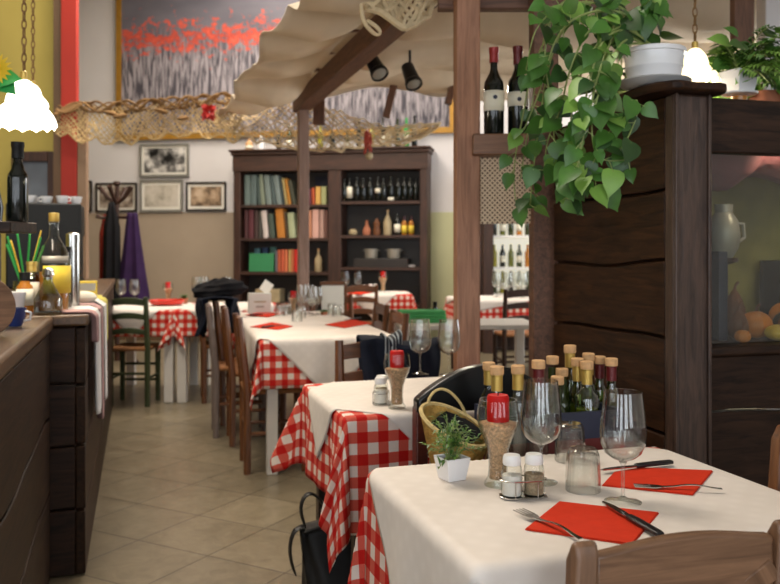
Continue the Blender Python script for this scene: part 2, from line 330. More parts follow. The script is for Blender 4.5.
# ------------------------------------------------------------------ mesh builder
class MB:
    def __init__(s): s.v = []; s.f = []; s.uv = None; s.M = Matrix.Identity(4)
    def add(s, vs, fs):
        o = len(s.v); s.v += [tuple(s.M @ Vector(v)) for v in vs]; s.f += [tuple(i + o for i in f) for f in fs]; return s
    def box(s, c, d, rot=None):
        x, y, z = d[0] / 2, d[1] / 2, d[2] / 2
        vs = [Vector((a * x, b * y, e * z)) for e in (-1, 1) for a, b in ((-1, -1), (1, -1), (1, 1), (-1, 1))]
        if rot is not None: vs = [rot @ v for v in vs]
        c = Vector(c)
        return s.add([v + c for v in vs], [(3, 2, 1, 0), (4, 5, 6, 7), (0, 1, 5, 4), (1, 2, 6, 5), (2, 3, 7, 6), (3, 0, 4, 7)])
    def b2(s, lo, hi):
        return s.box([(a + b) / 2 for a, b in zip(lo, hi)], [b - a for a, b in zip(lo, hi)])
    def lathe(s, prof, seg=24, o=(0, 0, 0), closed=False, sx=1, sy=1):
        vs = []; fs = []; n = len(prof)
        for r, z in prof:
            for k in range(seg):
                a = 2 * math.pi * k / seg; vs.append((o[0] + r * math.cos(a) * sx, o[1] + r * math.sin(a) * sy, o[2] + z))
        m = n if closed else n - 1
        for i in range(m):
            j = (i + 1) % n
            for k in range(seg):
                q = (k + 1) % seg; fs.append((i * seg + k, i * seg + q, j * seg + q, j * seg + k))
        if not closed:
            if prof[0][0] > 1e-6: fs.append(tuple(range(seg))[::-1])
            if prof[-1][0] > 1e-6: fs.append(tuple((n - 1) * seg + k for k in range(seg)))
        return s.add(vs, fs)
    def tube(s, pts, r, seg=8, closed=False, sq=None):
        pts = [Vector(p) for p in pts]; n = len(pts); vs = []; fs = []
        rad = r if isinstance(r, (list, tuple)) else [r] * n
        prev = None
        for i, p in enumerate(pts):
            if closed: t = pts[(i + 1) % n] - pts[i - 1]
            else: t = pts[min(i + 1, n - 1)] - pts[max(i - 1, 0)]
            if t.length < 1e-9: t = Vector((0, 0, 1))
            t.normalize()
            if prev is None:
                u = t.cross(Vector((0, 0, 1)));
                if u.length < 1e-3: u = t.cross(Vector((0, 1, 0)))
            else: u = prev - t * prev.dot(t)
            u.normalize(); prev = u; w = t.cross(u)
            for k in range(seg):
                a = 2 * math.pi * (k + .5) / seg
                vs.append(p + u * (math.cos(a) * rad[i]) + w * (math.sin(a) * rad[i]))
        for i in range(n if closed else n - 1):
            j = (i + 1) % n
            for k in range(seg):
                q = (k + 1) % seg; fs.append((i * seg + k, i * seg + q, j * seg + q, j * seg + k))
        if not closed: fs += [tuple(range(seg))[::-1], tuple((n - 1) * seg + k for k in range(seg))]
        return s.add(vs, fs)
    def prism(s, poly, y0, y1, axis='y'):
        n = len(poly)
        def mk(p, h):
            if axis == 'y': return (p[0], h, p[1])
            if axis == 'x': return (h, p[0], p[1])
            return (p[0], p[1], h)
        vs = [mk(p, y0) for p in poly] + [mk(p, y1) for p in poly]
        fs = [tuple(range(n)), tuple(range(2 * n - 1, n - 1, -1))] + [(i, i + n, (i + 1) % n + n, (i + 1) % n) for i in range(n)]
        return s.add(vs, fs)
    def grid(s, nu, nv, fn):
        vs = [fn(i / nu, j / nv) for j in range(nv + 1) for i in range(nu + 1)]
        fs = [(j * (nu + 1) + i, j * (nu + 1) + i + 1, (j + 1) * (nu + 1) + i + 1, (j + 1) * (nu + 1) + i) for j in range(nv) for i in range(nu)]
        return s.add(vs, fs)
    def ball(s, c, r, seg=12, rings=8):
        rr = r if isinstance(r, (tuple, list)) else (r, r, r)
        vs = []; fs = []
        for i in range(rings + 1):
            t = math.pi * i / rings
            for k in range(seg):
                a = 2 * math.pi * k / seg
                vs.append((c[0] + rr[0] * math.sin(t) * math.cos(a), c[1] + rr[1] * math.sin(t) * math.sin(a), c[2] - rr[2] * math.cos(t)))
        for i in range(rings):
            for k in range(seg):
                q = (k + 1) % seg; fs.append((i * seg + k, i * seg + q, (i + 1) * seg + q, (i + 1) * seg + k))
        return s.add(vs, fs)
    def build(s, name, mat, parent=None, bevel=0, solid=0, smooth=True, sub=0, angle=35):
        me = bpy.data.meshes.new(name); me.from_pydata(s.v, [], s.f); me.validate()
        bm = bmesh.new(); bm.from_mesh(me); bmesh.ops.remove_doubles(bm, verts=bm.verts, dist=1e-6); bmesh.ops.recalc_face_normals(bm, faces=bm.faces); bm.to_mesh(me); bm.free()
        me.materials.append(MATS[mat])
        if smooth:
            for p in me.polygons: p.use_smooth = True
            me.set_sharp_from_angle(angle=R(angle))
        o = bpy.data.objects.new(name, me); COL.objects.link(o)
        if parent is not None: o.parent = parent
        if bevel:
            b = o.modifiers.new('bev', 'BEVEL'); b.width = bevel; b.segments = 2; b.limit_method = 'ANGLE'; b.angle_limit = R(40)
        if solid:
            q = o.modifiers.new('sol', 'SOLIDIFY'); q.thickness = solid; q.offset = 0
        if sub:
            q = o.modifiers.new('sub', 'SUBSURF'); q.levels = sub; q.render_levels = sub
        return o

def tag(o, label, cat, group=None, kind=None):
    o['label'] = label; o['category'] = cat
    if group: o['group'] = group
    if kind: o['kind'] = kind
    return o
def thing(name, label, cat, loc=(0, 0, 0), rz=0., group=None):
    o = bpy.data.objects.new(name, None); COL.objects.link(o); o.empty_display_size = .1
    o.location = loc; o.rotation_euler = (0, 0, rz)
    return tag(o, label, cat, group)
KIDS = {}
def dup(root, label, loc, rz=None, group=None, scale=None):
    c = root.copy(); COL.objects.link(c); c.location = loc
    if rz is not None: c.rotation_euler = (0, 0, rz)
    if scale is not None: c.scale = (scale,) * 3 if not isinstance(scale, tuple) else scale
    c['label'] = label
    if group: c['group'] = group
    def rec(src, dst):
        for ch in list(src.children):
            d = ch.copy(); COL.objects.link(d); d.parent = dst; rec(ch, d)
    rec(root, c)
    return c
def struct(o):
    o['kind'] = 'structure'; return o
ORD = ['first', 'second', 'third', 'fourth', 'fifth', 'sixth', 'seventh', 'eighth', 'ninth', 'tenth', 'eleventh', 'twelfth', 'thirteenth', 'fourteenth', 'fifteenth']
def look_rot(a, b):
    """yaw that takes local +y to the direction a->b"""
    d = Vector(b) - Vector(a); return math.atan2(-d.x, d.y)

# ------------------------------------------------------------------ room shell
CEIL = 5.2
struct(MB().b2((-9, -3.5, -.1), (6, 14, 0)).build('floor', 'stone_tiles', smooth=False))
struct(MB().b2((-9, -3.5, CEIL), (6, 14, CEIL + .1)).build('ceiling', 'ceiling_white', smooth=False))
BW = Vector((0, 10.9, 0)); BA = R(-10)
BU = Vector((math.cos(BA), math.sin(BA), 0))
def wallx(px):
    k = (px - CX) / F; return BW.y * k / (BU.x - k * BU.y)
def wallz(px, py):
    x = wallx(px); return H + (HY - py) / F * (BW.y + x * BU.y)
def wall_obj(o):
    o.location = BW; o.rotation_euler = (0, 0, BA); return o
w = wall_obj(MB().b2((-9, 0, 0), (5.6, .15, CEIL)).build('wall_back', 'wall_white', smooth=False)); struct(w)
w = wall_obj(MB().b2((-9, -.012, 0), (wallx(245), 0, 1.72)).build('trim_1', 'wall_tan', smooth=False)); struct(w)
w = wall_obj(MB().b2((wallx(420), -.012, 0), (5.6, 0, 1.70)).build('trim_2', 'wall_green', smooth=False)); struct(w)
w = wall_obj(MB().b2((-9, -.03, 0), (wallx(245), -.012, .10)).build('baseboard_back', 'brown_trim', smooth=False)); struct(w)

struct(MB().b2((-8.6, -3.5, 0), (-8.45, 13.5, CEIL)).build('wall_left', 'wall_yellow', smooth=False))
def wall_with_openings(name, axis, pos, t, lo, hi, ops, mat):
    m = MB(); xs = [lo]
    for a, b_, z0, z1 in ops:
        m_ = [(xs[-1], a, 0, CEIL), (a, b_, 0, z0), (a, b_, z1, CEIL)]
        for p, q, r0, r1 in m_:
            if q - p > 1e-4 and r1 - r0 > 1e-4: m.b2((p, pos, r0), (q, pos + t, r1)) if axis == 'x' else m.b2((pos, p, r0), (pos + t, q, r1))
        xs.append(b_)
    m.b2((xs[-1], pos, 0), (hi, pos + t, CEIL)) if axis == 'x' else m.b2((pos, xs[-1], 0), (pos + t, hi, CEIL))
    return struct(m.build(name, mat, smooth=False))
FO = [(-5.2, -3.7, .5, 3.6), (-2.6, -1.1, .1, 3.6), (-.2, 1.3, .5, 3.6), (2.2, 3.9, .5, 3.6)]
wall_with_openings('wall_front', 'x', -3.5, .2, -8.6, 5.15, FO, 'wall_white')
for i, (a_, b_, z0, z1) in enumerate(FO):
    m = MB()
    for x in (a_ + .03, (a_ + b_) / 2, b_ - .03): m.b2((x - .03, -3.44, z0), (x + .03, -3.36, z1))
    for z in (z0 + .03, z0 + (z1 - z0) * .68, z1 - .03): m.b2((a_ + .06, -3.43, z - .03), (b_ - .06, -3.37, z + .03))
    struct(m.build('window_%d' % (i + 1), 'brown_trim', smooth=False))
# yellow wall behind the bar ends in a painted column
struct(MB().b2((-8.45, 7.30, 0), (-2.86, 7.45, CEIL)).build('wall_bar', 'wall_yellow', smooth=False))
struct(MB().b2((-2.86, 7.22, 0), (-2.792, 7.29, CEIL)).build('trim_3', 'brown_trim', smooth=False))
struct(MB().b2((-2.79, 7.20, 0), (-2.655, 7.26, CEIL)).build('column_red', 'red_paint', bevel=.006))
struct(MB().b2((-2.652, 7.21, 0), (-2.575, 7.27, 2.46)).build('trim_4', 'tan_plaster', bevel=.004))

wall_with_openings('wall_right', 'y', 5.0, .15, -3.5, 12, [(5.2, 8.8, .8, 3.2)], 'wall_white')  # unseen opening and window added to bring daylight onto the white table
m = MB()
for y in (5.23, 7.0, 8.77): m.b2((5.04, y - .03, .8), (5.10, y + .03, 3.2))
for z in (.83, 3.17): m.b2((5.04, 5.26, z - .03), (5.10, 8.74, z + .03))
struct(m.build('window_5', 'white_paint', smooth=False))

# ------------------------------------------------------------------ pictures on the back wall
def wall_frame(name, label, cat, x0, y0, x1, y1, fm, pm_, border, mat_c=None, group=None, off=.014):
    X0, X1 = wallx(x0), wallx(x1); Z1, Z0 = wallz((x0 + x1) / 2, y0), wallz((x0 + x1) / 2, y1)
    r = thing(name, label, cat, tuple(BW + BU * ((X0 + X1) / 2) + Vector((0, 0, (Z0 + Z1) / 2))), BA, group)
    w, h, t = X1 - X0, Z1 - Z0, .03; y = -off
    m = MB()
    m.b2((-w / 2, y - t, -h / 2), (-w / 2 + border, y, h / 2)).b2((w / 2 - border, y - t, -h / 2), (w / 2, y, h / 2))
    m.b2((-w / 2 + border, y - t, h / 2 - border), (w / 2 - border, y, h / 2)).b2((-w / 2 + border, y - t, -h / 2), (w / 2 - border, y, -h / 2 + border))
    m.build('frame', fm, r, smooth=False)
    q = border
    if mat_c:
        mm = border + mat_c; m = MB()
        m.b2((-w / 2 + border, y - .012, -h / 2 + border), (w / 2 - border, y - .002, h / 2 - border)); m.build('mount', 'card_white', r, smooth=False); q = mm
    p = MB(); p.b2((-w / 2 + q, y - .016, -h / 2 + q), (w / 2 - q, y - .006, h / 2 - q)); po = p.build('print', pm_, r, smooth=False)
    return r, po
wall_frame('framed_photograph', 'black and white street photograph in a thin silver frame, hung above the other frames', 'picture', 141, 144, 190, 177, 'silver_frame', 'bw_print', .03, .03, 'framed prints on the back wall')
wall_frame('framed_photograph', 'dark framed brown print hung behind the wooden coat stand', 'picture', 97, 183, 138, 212, 'black_frame', 'brown_print', .025, .03, 'framed prints on the back wall')
wall_frame('framed_photograph', 'pale faded print in a grey frame directly under the black and white photograph', 'picture', 141, 180, 184, 212, 'silver_frame', 'pale_print', .03, .04, 'framed prints on the back wall')
wall_frame('framed_photograph', 'sepia landscape print in a dark frame beside the tall bookcase', 'picture', 187, 182, 227, 211, 'black_frame', 'sepia_print', .025, .04, 'framed prints on the back wall')
wall_frame('framed_photograph', 'narrow dark frame half hidden behind the tan column edge', 'picture', 74, 181, 93, 212, 'black_frame', 'brown_print', .025, .03, 'framed prints on the back wall')
# big poppy painting
X0, X1 = wallx(118), wallx(456); PZ0, PZ1 = 2.70, 4.95
pr = thing('poppy_painting', 'huge canvas of red poppies over grey stems in a thin gold frame', 'painting', tuple(BW + BU * ((X0 + X1) / 2) + Vector((0, 0, (PZ0 + PZ1) / 2))), BA)
pw, ph = X1 - X0, PZ1 - PZ0; b = .075; m = MB()
m.b2((-pw / 2, -.06, -ph / 2), (-pw / 2 + b, -.012, ph / 2)).b2((pw / 2 - b, -.06, -ph / 2), (pw / 2, -.012, ph / 2))
m.b2((-pw / 2 + b, -.06, ph / 2 - b), (pw / 2 - b, -.012, ph / 2)).b2((-pw / 2 + b, -.06, -ph / 2), (pw / 2 - b, -.012, -ph / 2 + b)); m.build('frame', 'gold_frame', pr, smooth=False)
m = MB(); m.b2((-pw / 2 + b, -.045, -ph / 2 + b), (pw / 2 - b, -.015, ph / 2 - b)); cv = m.build('canvas', 'poppy_canvas', pr, smooth=False)
uvl = cv.data.uv_layers.new(name='UVMap')
for lp in cv.data.loops:
    co = cv.data.vertices[lp.vertex_index].co; uvl.data[lp.index].uv = ((co.x + pw / 2) / pw, (co.z + ph / 2) / ph)
# wood framed mirror on the yellow wall
a, c = at(13, 152, 7.28), at(59, 214, 7.28)
r = thing('framed_mirror', 'dark wood framed mirror on the yellow wall behind the coffee machine', 'mirror', ((a.x + c.x) / 2, 7.29, (a.z + c.z) / 2))
w, h, b = c.x - a.x, a.z - c.z, .085; m = MB()
m.b2((-w / 2, -.05, -h / 2), (-w / 2 + b, 0, h / 2)).b2((w / 2 - b, -.05, -h / 2), (w / 2, 0, h / 2)).b2((-w / 2 + b, -.05, h / 2 - b), (w / 2 - b, 0, h / 2)).b2((-w / 2 + b, -.05, -h / 2), (w / 2 - b, 0, -h / 2 + b))
m.build('frame', 'bookcase_wood', r, bevel=.006)
MB().b2((-w / 2 + b, -.02, -h / 2 + b), (w / 2 - b, -.004, h / 2 - b)).build('glass', 'mirror_glass', r, smooth=False)

# ------------------------------------------------------------------ bars: two counters along the aisle
CN = Vector((-1.17, 3.265, 0))                        # near corner of the far counter; +y local runs along the aisle
def wavy(seed, amp=.012):
    rnd = random.Random(seed); p = [rnd.uniform(0, 6.3) for _ in range(3)]
    return lambda t: amp * (math.sin(2.1 * t + p[0]) + .6 * math.sin(5.3 * t + p[1]) + .4 * math.sin(11 * t + p[2]))
def planks_y(parent, x0, x1, y0, y1, zs, mat, seed, amp=.01, gap=.012, n=14, name='plank'):
    """stack of horizontal live-edge boards lying in the plane x = const, running along y"""
    ws = [wavy(seed + i, amp if 0 < i < len(zs) - 1 else 0) for i in range(len(zs))]
    for i in range(len(zs) - 1):
        poly = [(y0 + (y1 - y0) * k / n, zs[i] + ws[i](y0 + (y1 - y0) * k / n) + gap / 2) for k in range(n + 1)]
        poly += [(y0 + (y1 - y0) * k / n, zs[i + 1] + ws[i + 1](y0 + (y1 - y0) * k / n) - gap / 2) for k in range(n, -1, -1)]
        MB().prism(poly, x0, x1, 'x').build(name, mat, parent, bevel=.004)
def planks_x(parent, y0, y1, x0, x1, zs, mat, seed, amp=.01, gap=.008, n=12, name='plank'):
    ws = [wavy(seed + i, amp if 0 < i < len(zs) - 1 else 0) for i in range(len(zs))]
    for i in range(len(zs) - 1):
        poly = [(x0 + (x1 - x0) * k / n, zs[i] + ws[i](x0 + (x1 - x0) * k / n) + gap / 2) for k in range(n + 1)]
        poly += [(x0 + (x1 - x0) * k / n, zs[i + 1] + ws[i + 1](x0 + (x1 - x0) * k / n) - gap / 2) for k in range(n, -1, -1)]
        MB().prism(poly, y0, y1, 'y').build(name, mat, parent, bevel=.004)
bar = thing('bar_counter', 'long dark plank bar counter along the aisle with towels hung over its edge', 'bar counter', tuple(CN), YAW)
MB().b2((-.60, .035, 0), (-.035, 3.86, .955)).build('carcass', 'dark_plank_y', bar, bevel=.004)
planks_y(bar, -.035, 0, .0, 3.88, [.0, .26, .50, .735, .955], 'counter_plank', 11, .012)
planks_x(bar, 0, .035, -.60, -.036, [.0, .26, .50, .735, .955], 'dark_plank_x', 41, .008)
MB().b2((-.62, -.012, .958), (.012, 3.90, 1.0)).build('worktop', 'counter_top', bar, bevel=.008)
bar2 = thing('bar_counter', 'nearer recessed section of plank bar counter with a pale worn rim', 'bar counter', tuple(CN + E1 * -.125), YAW)
MB().b2((-.60, -2.6, 0), (-.04, -.02, .94)).build('carcass', 'dark_plank_y', bar2, bevel=.004)
planks_y(bar2, -.04, 0, -2.6, -.02, [.0, .33, .60, .94], 'counter_plank', 71, .016)
MB().b2((-.62, -2.6, .943), (.012, -.016, .998)).build('worktop', 'counter_top', bar2, bevel=.012)

# ------------------------------------------------------------------ pergola: posts, beam, canopy
def rowpt(s, t=0, z=0):
    """s = distance in depth along the post row, t = lateral offset from it"""
    return Vector((-.715 + (7.0 - s) * .2955, s, z)) + E1 * t
def post(name, label, p, w, d, h, mat, yaw=YAW):
    o = MB().b2((-w / 2, -d / 2, 0), (w / 2, d / 2, h)).build(name, mat, None, bevel=.006)
    o.location = (p.x, p.y, 0); o.rotation_euler = (0, 0, yaw); return tag(o, label, 'post', 'pergola posts')
P1 = Vector((.314, 3.48, 0)); P2 = Vector((.625, 3.46, 0)); P0 = rowpt(7.0)
o = post('pergola_post', 'square brown wooden post rising behind the second table, wine shelf fixed to it', P1, .10, .07, 2.50, 'post_wood', R(6))
post('pergola_post', 'dark wooden post at the plank cabinet with trailing leaves in front', P2, .105, .08, 2.62, 'beam_wood', R(4))
post('pergola_post', 'slim greyish post standing in front of the tall bookcase', P0, .085, .085, 2.40, 'post_grey')
a, c = rowpt(7.15, 0, 2.455), rowpt(2.9, -.02, 2.455)
L = (c - a).length; bm_ = MB().b2((-.06, 0, -.07), (.06, L, .065)).build('pergola_beam', 'beam_wood', None, bevel=.006)
bm_.location = a; bm_.rotation_euler = (0, 0, look_rot(a, c)); tag(bm_, 'long dark beam running under the linen canopy towards the tall bookcase', 'beam')
def beam_between(label, a, c, w, h, name='hanging_brace', cat='beam', mat='beam_wood'):
    a, c = Vector(a), Vector(c); d = c - a; L = d.length
    o = MB().b2((-w / 2, 0, -h / 2), (w / 2, L, h / 2)).build(name, mat, None, bevel=.005)
    o.location = a; o.rotation_euler = d.to_track_quat('Y', 'Z').to_euler(); return tag(o, label, cat)
beam_between('short dark brace hanging beside the slim greyish post', at(319, 125, 7.25), at(319, 82, 7.25), .10, .05)
beam_between('short slanting dark rafter end below the canopy above the bookcase', at(386, 117, 7.2), at(397, 74, 7.2), .11, .06)
beam_between('dark crossbeam linking the tops of the wine shelf posts', Vector((.2, 3.56, 2.30)), Vector((.9, 3.56, 2.30)), .06, .10)
beam_between('small dark batten stub on the brown post at canopy height', at(448, 104, 7.2), at(454, 82, 7.2), .08, .06)
def canz(t):
    if t < 0: return 2.67 + .30 * t
    if t < .7: return 2.67 + .18 * t
    return 2.796 + .02 * (t - .7)
SP = .62
def canopy(u, v):
    s = 3.0 + 4.35 * v; t = -.64 + 3.75 * u
    ph = ((s - 3.0) / SP) % 1.0
    k = math.sin(math.pi * ph ** .7) ** .65 * (1 - .85 * math.exp(-(t / .13) ** 2))
    sag = (.21 + .06 * math.sin(2.3 * t + int((s - 3) / SP) * 1.7)) * k
    edge = max(0, (-.40 - t) / .24)
    z = canz(t) - sag * (1 - .75 * edge) + .012 * math.sin(9 * t + 4 * s)
    z -= edge * (.06 + .02 * math.sin(5 * s + 1) + .012 * math.sin(13 * s))
    back = max(0, (v - .965) / .035); z -= back * (.06 + .04 * math.sin(6 * t))
    p = rowpt(s, t + .03 * math.sin(5 * s), z); return tuple(p)
o = MB().grid(90, 150, canopy).build('linen_canopy', 'canopy_linen', None, solid=.004, angle=80)
def uv_from(o, fn):
    l = o.data.uv_layers.new(name='UVMap')
    for lp in o.data.loops: l.data[lp.index].uv = fn(o.data.vertices[lp.vertex_index].co)
uv_from(o, lambda c: (c.x, c.y)); tag(o, 'sagging beige linen canopy strung in pleats over dark battens', 'canopy')
for i in range(7):
    s = 3.0 + SP * i
    if s > 7.4: break
    pts = [rowpt(s, t, canz(t) - .016) for t in (-.56, -.3, .0, .35, .7, 1.5, 2.3, 3.05)]
    o = MB().tube(pts, .014, 6).build('canopy_batten', 'beam_wood'); tag(o, ORD[i] + ' canopy batten counted from the wine shelf posts', 'batten', 'canopy battens')
# small shelf with two bottles between the posts
o = MB().b2((-.135, -.06, -.085), (.135, .06, 0)).build('wine_shelf', 'rail_wood', None, bevel=.005)
o.location = (.468, 3.46, H + (HY - 134) / F * 3.42); o.rotation_euler = (0, 0, R(-2)); tag(o, 'small wooden shelf between two posts carrying two wine bottles', 'shelf')
SHZ = o.location.z
o = MB().b2((-.135, -.008, 0), (.135, .008, .27)).build('cane_panel', 'cane_weave', None)
o.location = (.468, 3.47, SHZ - .085 - .275); o.rotation_euler = (0, 0, R(-2)); tag(o, 'woven cane mesh panel under the small wine shelf', 'screen')

# ------------------------------------------------------------------ bottles
def bottle_prof(r, h, nr=.0145, sh=.62, punt=True):
    """body radius, total height, neck radius, shoulder start as share of height"""
    return [(r * .9, 0), (r, .006), (r, h * sh), (r * .93, h * (sh + .05)), (r * .66, h * (sh + .105)), (nr * 1.25, h * (sh + .16)), (nr, h * (sh + .2)), (nr, h * .955), (nr * 1.18, h * .957), (nr * 1.18, h * .985), (nr, h)]
def wine_bottle(name, label, loc, r, h, body, foil=None, lab=None, labz=(.2, .5), seg=20, group=None, sh=.62, rz=0., foil_h=.2, cork=False, nr=.0145):
    t = thing(name, label, 'bottle', loc, rz, group)
    MB().lathe(bottle_prof(r, h, nr, sh), seg).build('body', body, t)
    if foil:
        MB().lathe([(nr * 1.32, h * (1 - foil_h)), (nr * 1.3, h * .93), (nr * 1.42, h * .94), (nr * 1.42, h * 1.004), (nr * .8, h * 1.006)], seg).build('foil', foil, t)
    if lab:
        q = []
        n = 14
        m = MB(); a0, a1 = R(-90 - 100), R(-90 + 100)
        m.grid(n, 1, lambda u, v: ((r + .0012) * math.cos(a0 + (a1 - a0) * u), (r + .0012) * math.sin(a0 + (a1 - a0) * u), h * (labz[0] + (labz[1] - labz[0]) * v)))
        m.build('label', lab, t, solid=.0008)
    return t
z = SHZ
bt = wine_bottle('wine_bottle', 'dark wine bottle with bright red capsule on the small shelf, nearer the brown post', (.423, 3.46, z), .041, .355, 'bottle_dark', 'foil_red', 'label_cream', (.27, .50), 24, 'red wine bottles on the small shelf', .56, 0, .17)
b2_ = wine_bottle('wine_bottle', 'dark wine bottle with maroon capsule on the small shelf, nearer the leafy post', (.522, 3.47, z), .041, .362, 'bottle_dark', 'foil_maroon', 'label_cream', (.32, .48), 24, 'red wine bottles on the small shelf', .56, 0, .2)
for root, zz in ((bt, .42), (b2_, .40)):          # round crest on each label
    m = MB(); n = 16; rr = .0435
    for k in range(n):
        pass
    m.grid(8, 8, lambda u, v: (rr * math.sin((u - .5) * .42 * math.sqrt(max(.0, 1 - (2 * v - 1) ** 2))), -rr * math.cos((u - .5) * .42 * math.sqrt(max(.0, 1 - (2 * v - 1) ** 2))), .355 * zz + (v - .5) * .018))
    lab = [c for c in root.children if c.name.startswith('label')][0]
    m.build('emblem', 'navy_paint', lab, solid=.0006)

# ------------------------------------------------------------------ cabinet of dark planks with a glass case
CD = 2.65; CBX = (668 - CX) / F * CD
cab = thing('display_cabinet', 'tall dark live-edge plank cabinet with a glazed case beside the front table', 'cabinet', (CBX, CD, 0), YAW)
ZT = 1.735
def zc(py, D=CD): return H + (HY - py) / F * D
planks_y(cab, .0, .035, .02, .76, [.0, .34, .66, zc(343), zc(263), zc(187), ZT], 'dark_plank_y', 5, .011, .01, 18, 'side_plank')
MB().b2((.036, .02, 0), (.06, .79, ZT)).build('backing', 'dark_plank_y', cab)
MB().b2((.0, -.03, 0), (.135, .02, ZT)).build('corner_post', 'dark_post_z', cab, bevel=.008)
for x in (.006, .125): MB().b2((x - .006, -.040, 0), (x + .006, -.030, ZT)).build('edge_strip', 'dark_post_z', cab, bevel=.003)
# top cap, a slab with wavy outline
poly = []
for k in range(28):
    a = 2 * math.pi * k / 28; poly.append((.052 + .125 * max(-1, min(1, 1.25 * math.cos(a))) + .006 * math.sin(5 * a), .10 + .185 * max(-1, min(1, 1.25 * math.sin(a))) + .006 * math.sin(7 * a)))
MB().prism(poly, ZT, ZT + .03, 'z').build('cap_slab', 'dark_plank_y', cab, bevel=.008)
MB().b2((.135, .0, 1.56), (1.30, .05, ZT)).build('top_rail', 'dark_plank_x', cab, bevel=.006)
MB().b2((.06, .05, ZT - .03), (1.30, .72, ZT)).build('case_top', 'dark_plank_x', cab, bevel=.004)
zled = .945
MB().b2((.135, -.03, zled - .03), (1.30, .06, zled)).build('ledge', 'dark_plank_x', cab, bevel=.008)
MB().b2((.061, .06, zled - .03), (1.30, .70, zled)).build('case_floor', 'dark_plank_x', cab)
planks_x(cab, .0, .04, .137, 1.30, [.0, .38, .725, zled - .03], 'dark_plank_x', 23, .012, .008, 12, 'front_plank')
MB().b2((.061, .68, zled), (1.30, .70, ZT - .03)).build('case_back', 'olive_back', cab)
MB().b2((1.28, .0, 0), (1.30, .70, ZT - .03)).build('far_side', 'dark_plank_y', cab)
MB().b2((.135, .012, zled), (.15, .05, 1.56)).build('glazing_bar', 'dark_post_z', cab, bevel=.002)
MB().b2((.15, .022, zled), (1.28, .028, 1.56)).build('pane', 'pane_glass', cab, smooth=False)
def cabp(x, y, z): return Vector((CBX, CD, 0)) + E1 * x + E2 * y + Vector((0, 0, z))
def gourd(label, x, y, r, mat, sq=.85, neck=.0, yaw=0):
    t = thing('gourd', label, 'gourd', tuple(cabp(x + .12 + y * .35, y, zled)), yaw, 'gourds in the glass case')
    m = MB(); vs = []
    seg, rings = 20, 10
    def f(u, v):
        th = math.pi * v; a = 2 * math.pi * u; rib = 1 + .06 * math.cos(8 * a)
        rr = 1.2 * r * math.sin(th) * rib * (1 - neck * .5 * v)
        return (rr * math.cos(a), rr * math.sin(a), 1.2 * r * sq * (1 - math.cos(th)) * (1 + neck * v * .6))
    m.grid(seg, rings, f); m.build('body', mat, t)
    top = 2.4 * r * sq * (1 + neck * .6)
    MB().tube([(0, 0, top - .006), (.004, 0, top + .012), (.014, 0, top + .024)], [.006, .005, .005], 6).build('stalk', 'gourd_brown', t)
gourd('round orange gourd in the glass case', .285, .16, .046, 'gourd_orange')
gourd('small brown bottle-necked gourd in the glass case', .20, .13, .032, 'gourd_brown', 1.0, .6)
gourd('flat yellow squash at the front of the glass case', .335, .075, .038, 'gourd_yellow', .6)
gourd('dark green-brown gourd beside the yellow squash', .42, .14, .05, 'gourd_dark', .8)
gourd('tiny orange gourd on the case floor near the navy book', .185, .06, .022, 'gourd_orange', .8)
gourd('tall brown gourd at the rear of the glass case', .26, .30, .042, 'gourd_brown', 1.1, .8)
gourd('orange-red gourd near the far side of the case', .50, .30, .06, 'gourd_orange', .8)
gourd('pale yellow gourd lying between darker gourds', .50, .09, .04, 'gourd_yellow', .7)
gourd('speckled dark gourd at the far rear of the case', .66, .25, .07, 'gourd_dark', .8)
o = MB().b2((0, 0, 0), (.035, .13, .30)).build('storage_box', 'navy_paint', None, bevel=.003); o.location = cabp(.28, .12, zled); o.rotation_euler = (0, 0, YAW); tag(o, 'narrow navy blue box standing upright in the glass case', 'box')
t = thing('reflection_jug', 'grey white jug shape on a tall stand, modelled for a reflection in the glass case', 'jug', tuple(cabp(.47, .34, zled)), YAW)  # jug shape put in for a grey reflection on the pane
MB().lathe([(.05, 0), (.05, .012), (.016, .02), (.014, .25), (.05, .262), (.05, .275)], 20).build('stand', 'bookcase_wood', t)
MB().lathe([(.03, .276), (.05, .31), (.058, .36), (.05, .41), (.03, .44), (.033, .47), (.028, .47)], 20).build('body', 'pan_grey', t)
MB().tube([(.05, 0, .40), (.085, 0, .40), (.09, 0, .35), (.056, 0, .33)], .007, 8).build('handle', 'pan_grey', t)
o = MB().grid(24, 4, lambda u, v: (.30 + .66 * u, .20 + .03 * math.sin(18 * u) + .15 * v, 1.555 + .02 * math.cos(14 * u) - .06 * v * (1 + .2 * math.sin(9 * u)) + (.05 if v == 0 else 0))).build('pink_valance', 'pink_cloth', None, solid=.004)
o.location = (CBX, CD, 0); o.rotation_euler = (0, 0, YAW); tag(o, 'strip of faded pink fabric hung at the top of the glass case', 'cloth')
o = MB().b2((0, 0, 0), (.2, .02, .26)).build('dark_frame', 'black_frame', None, bevel=.004); o.location = cabp(.86, .60, zled); o.rotation_euler = (0, 0, YAW); tag(o, 'dark panel standing against the back of the glass case', 'panel')
del o

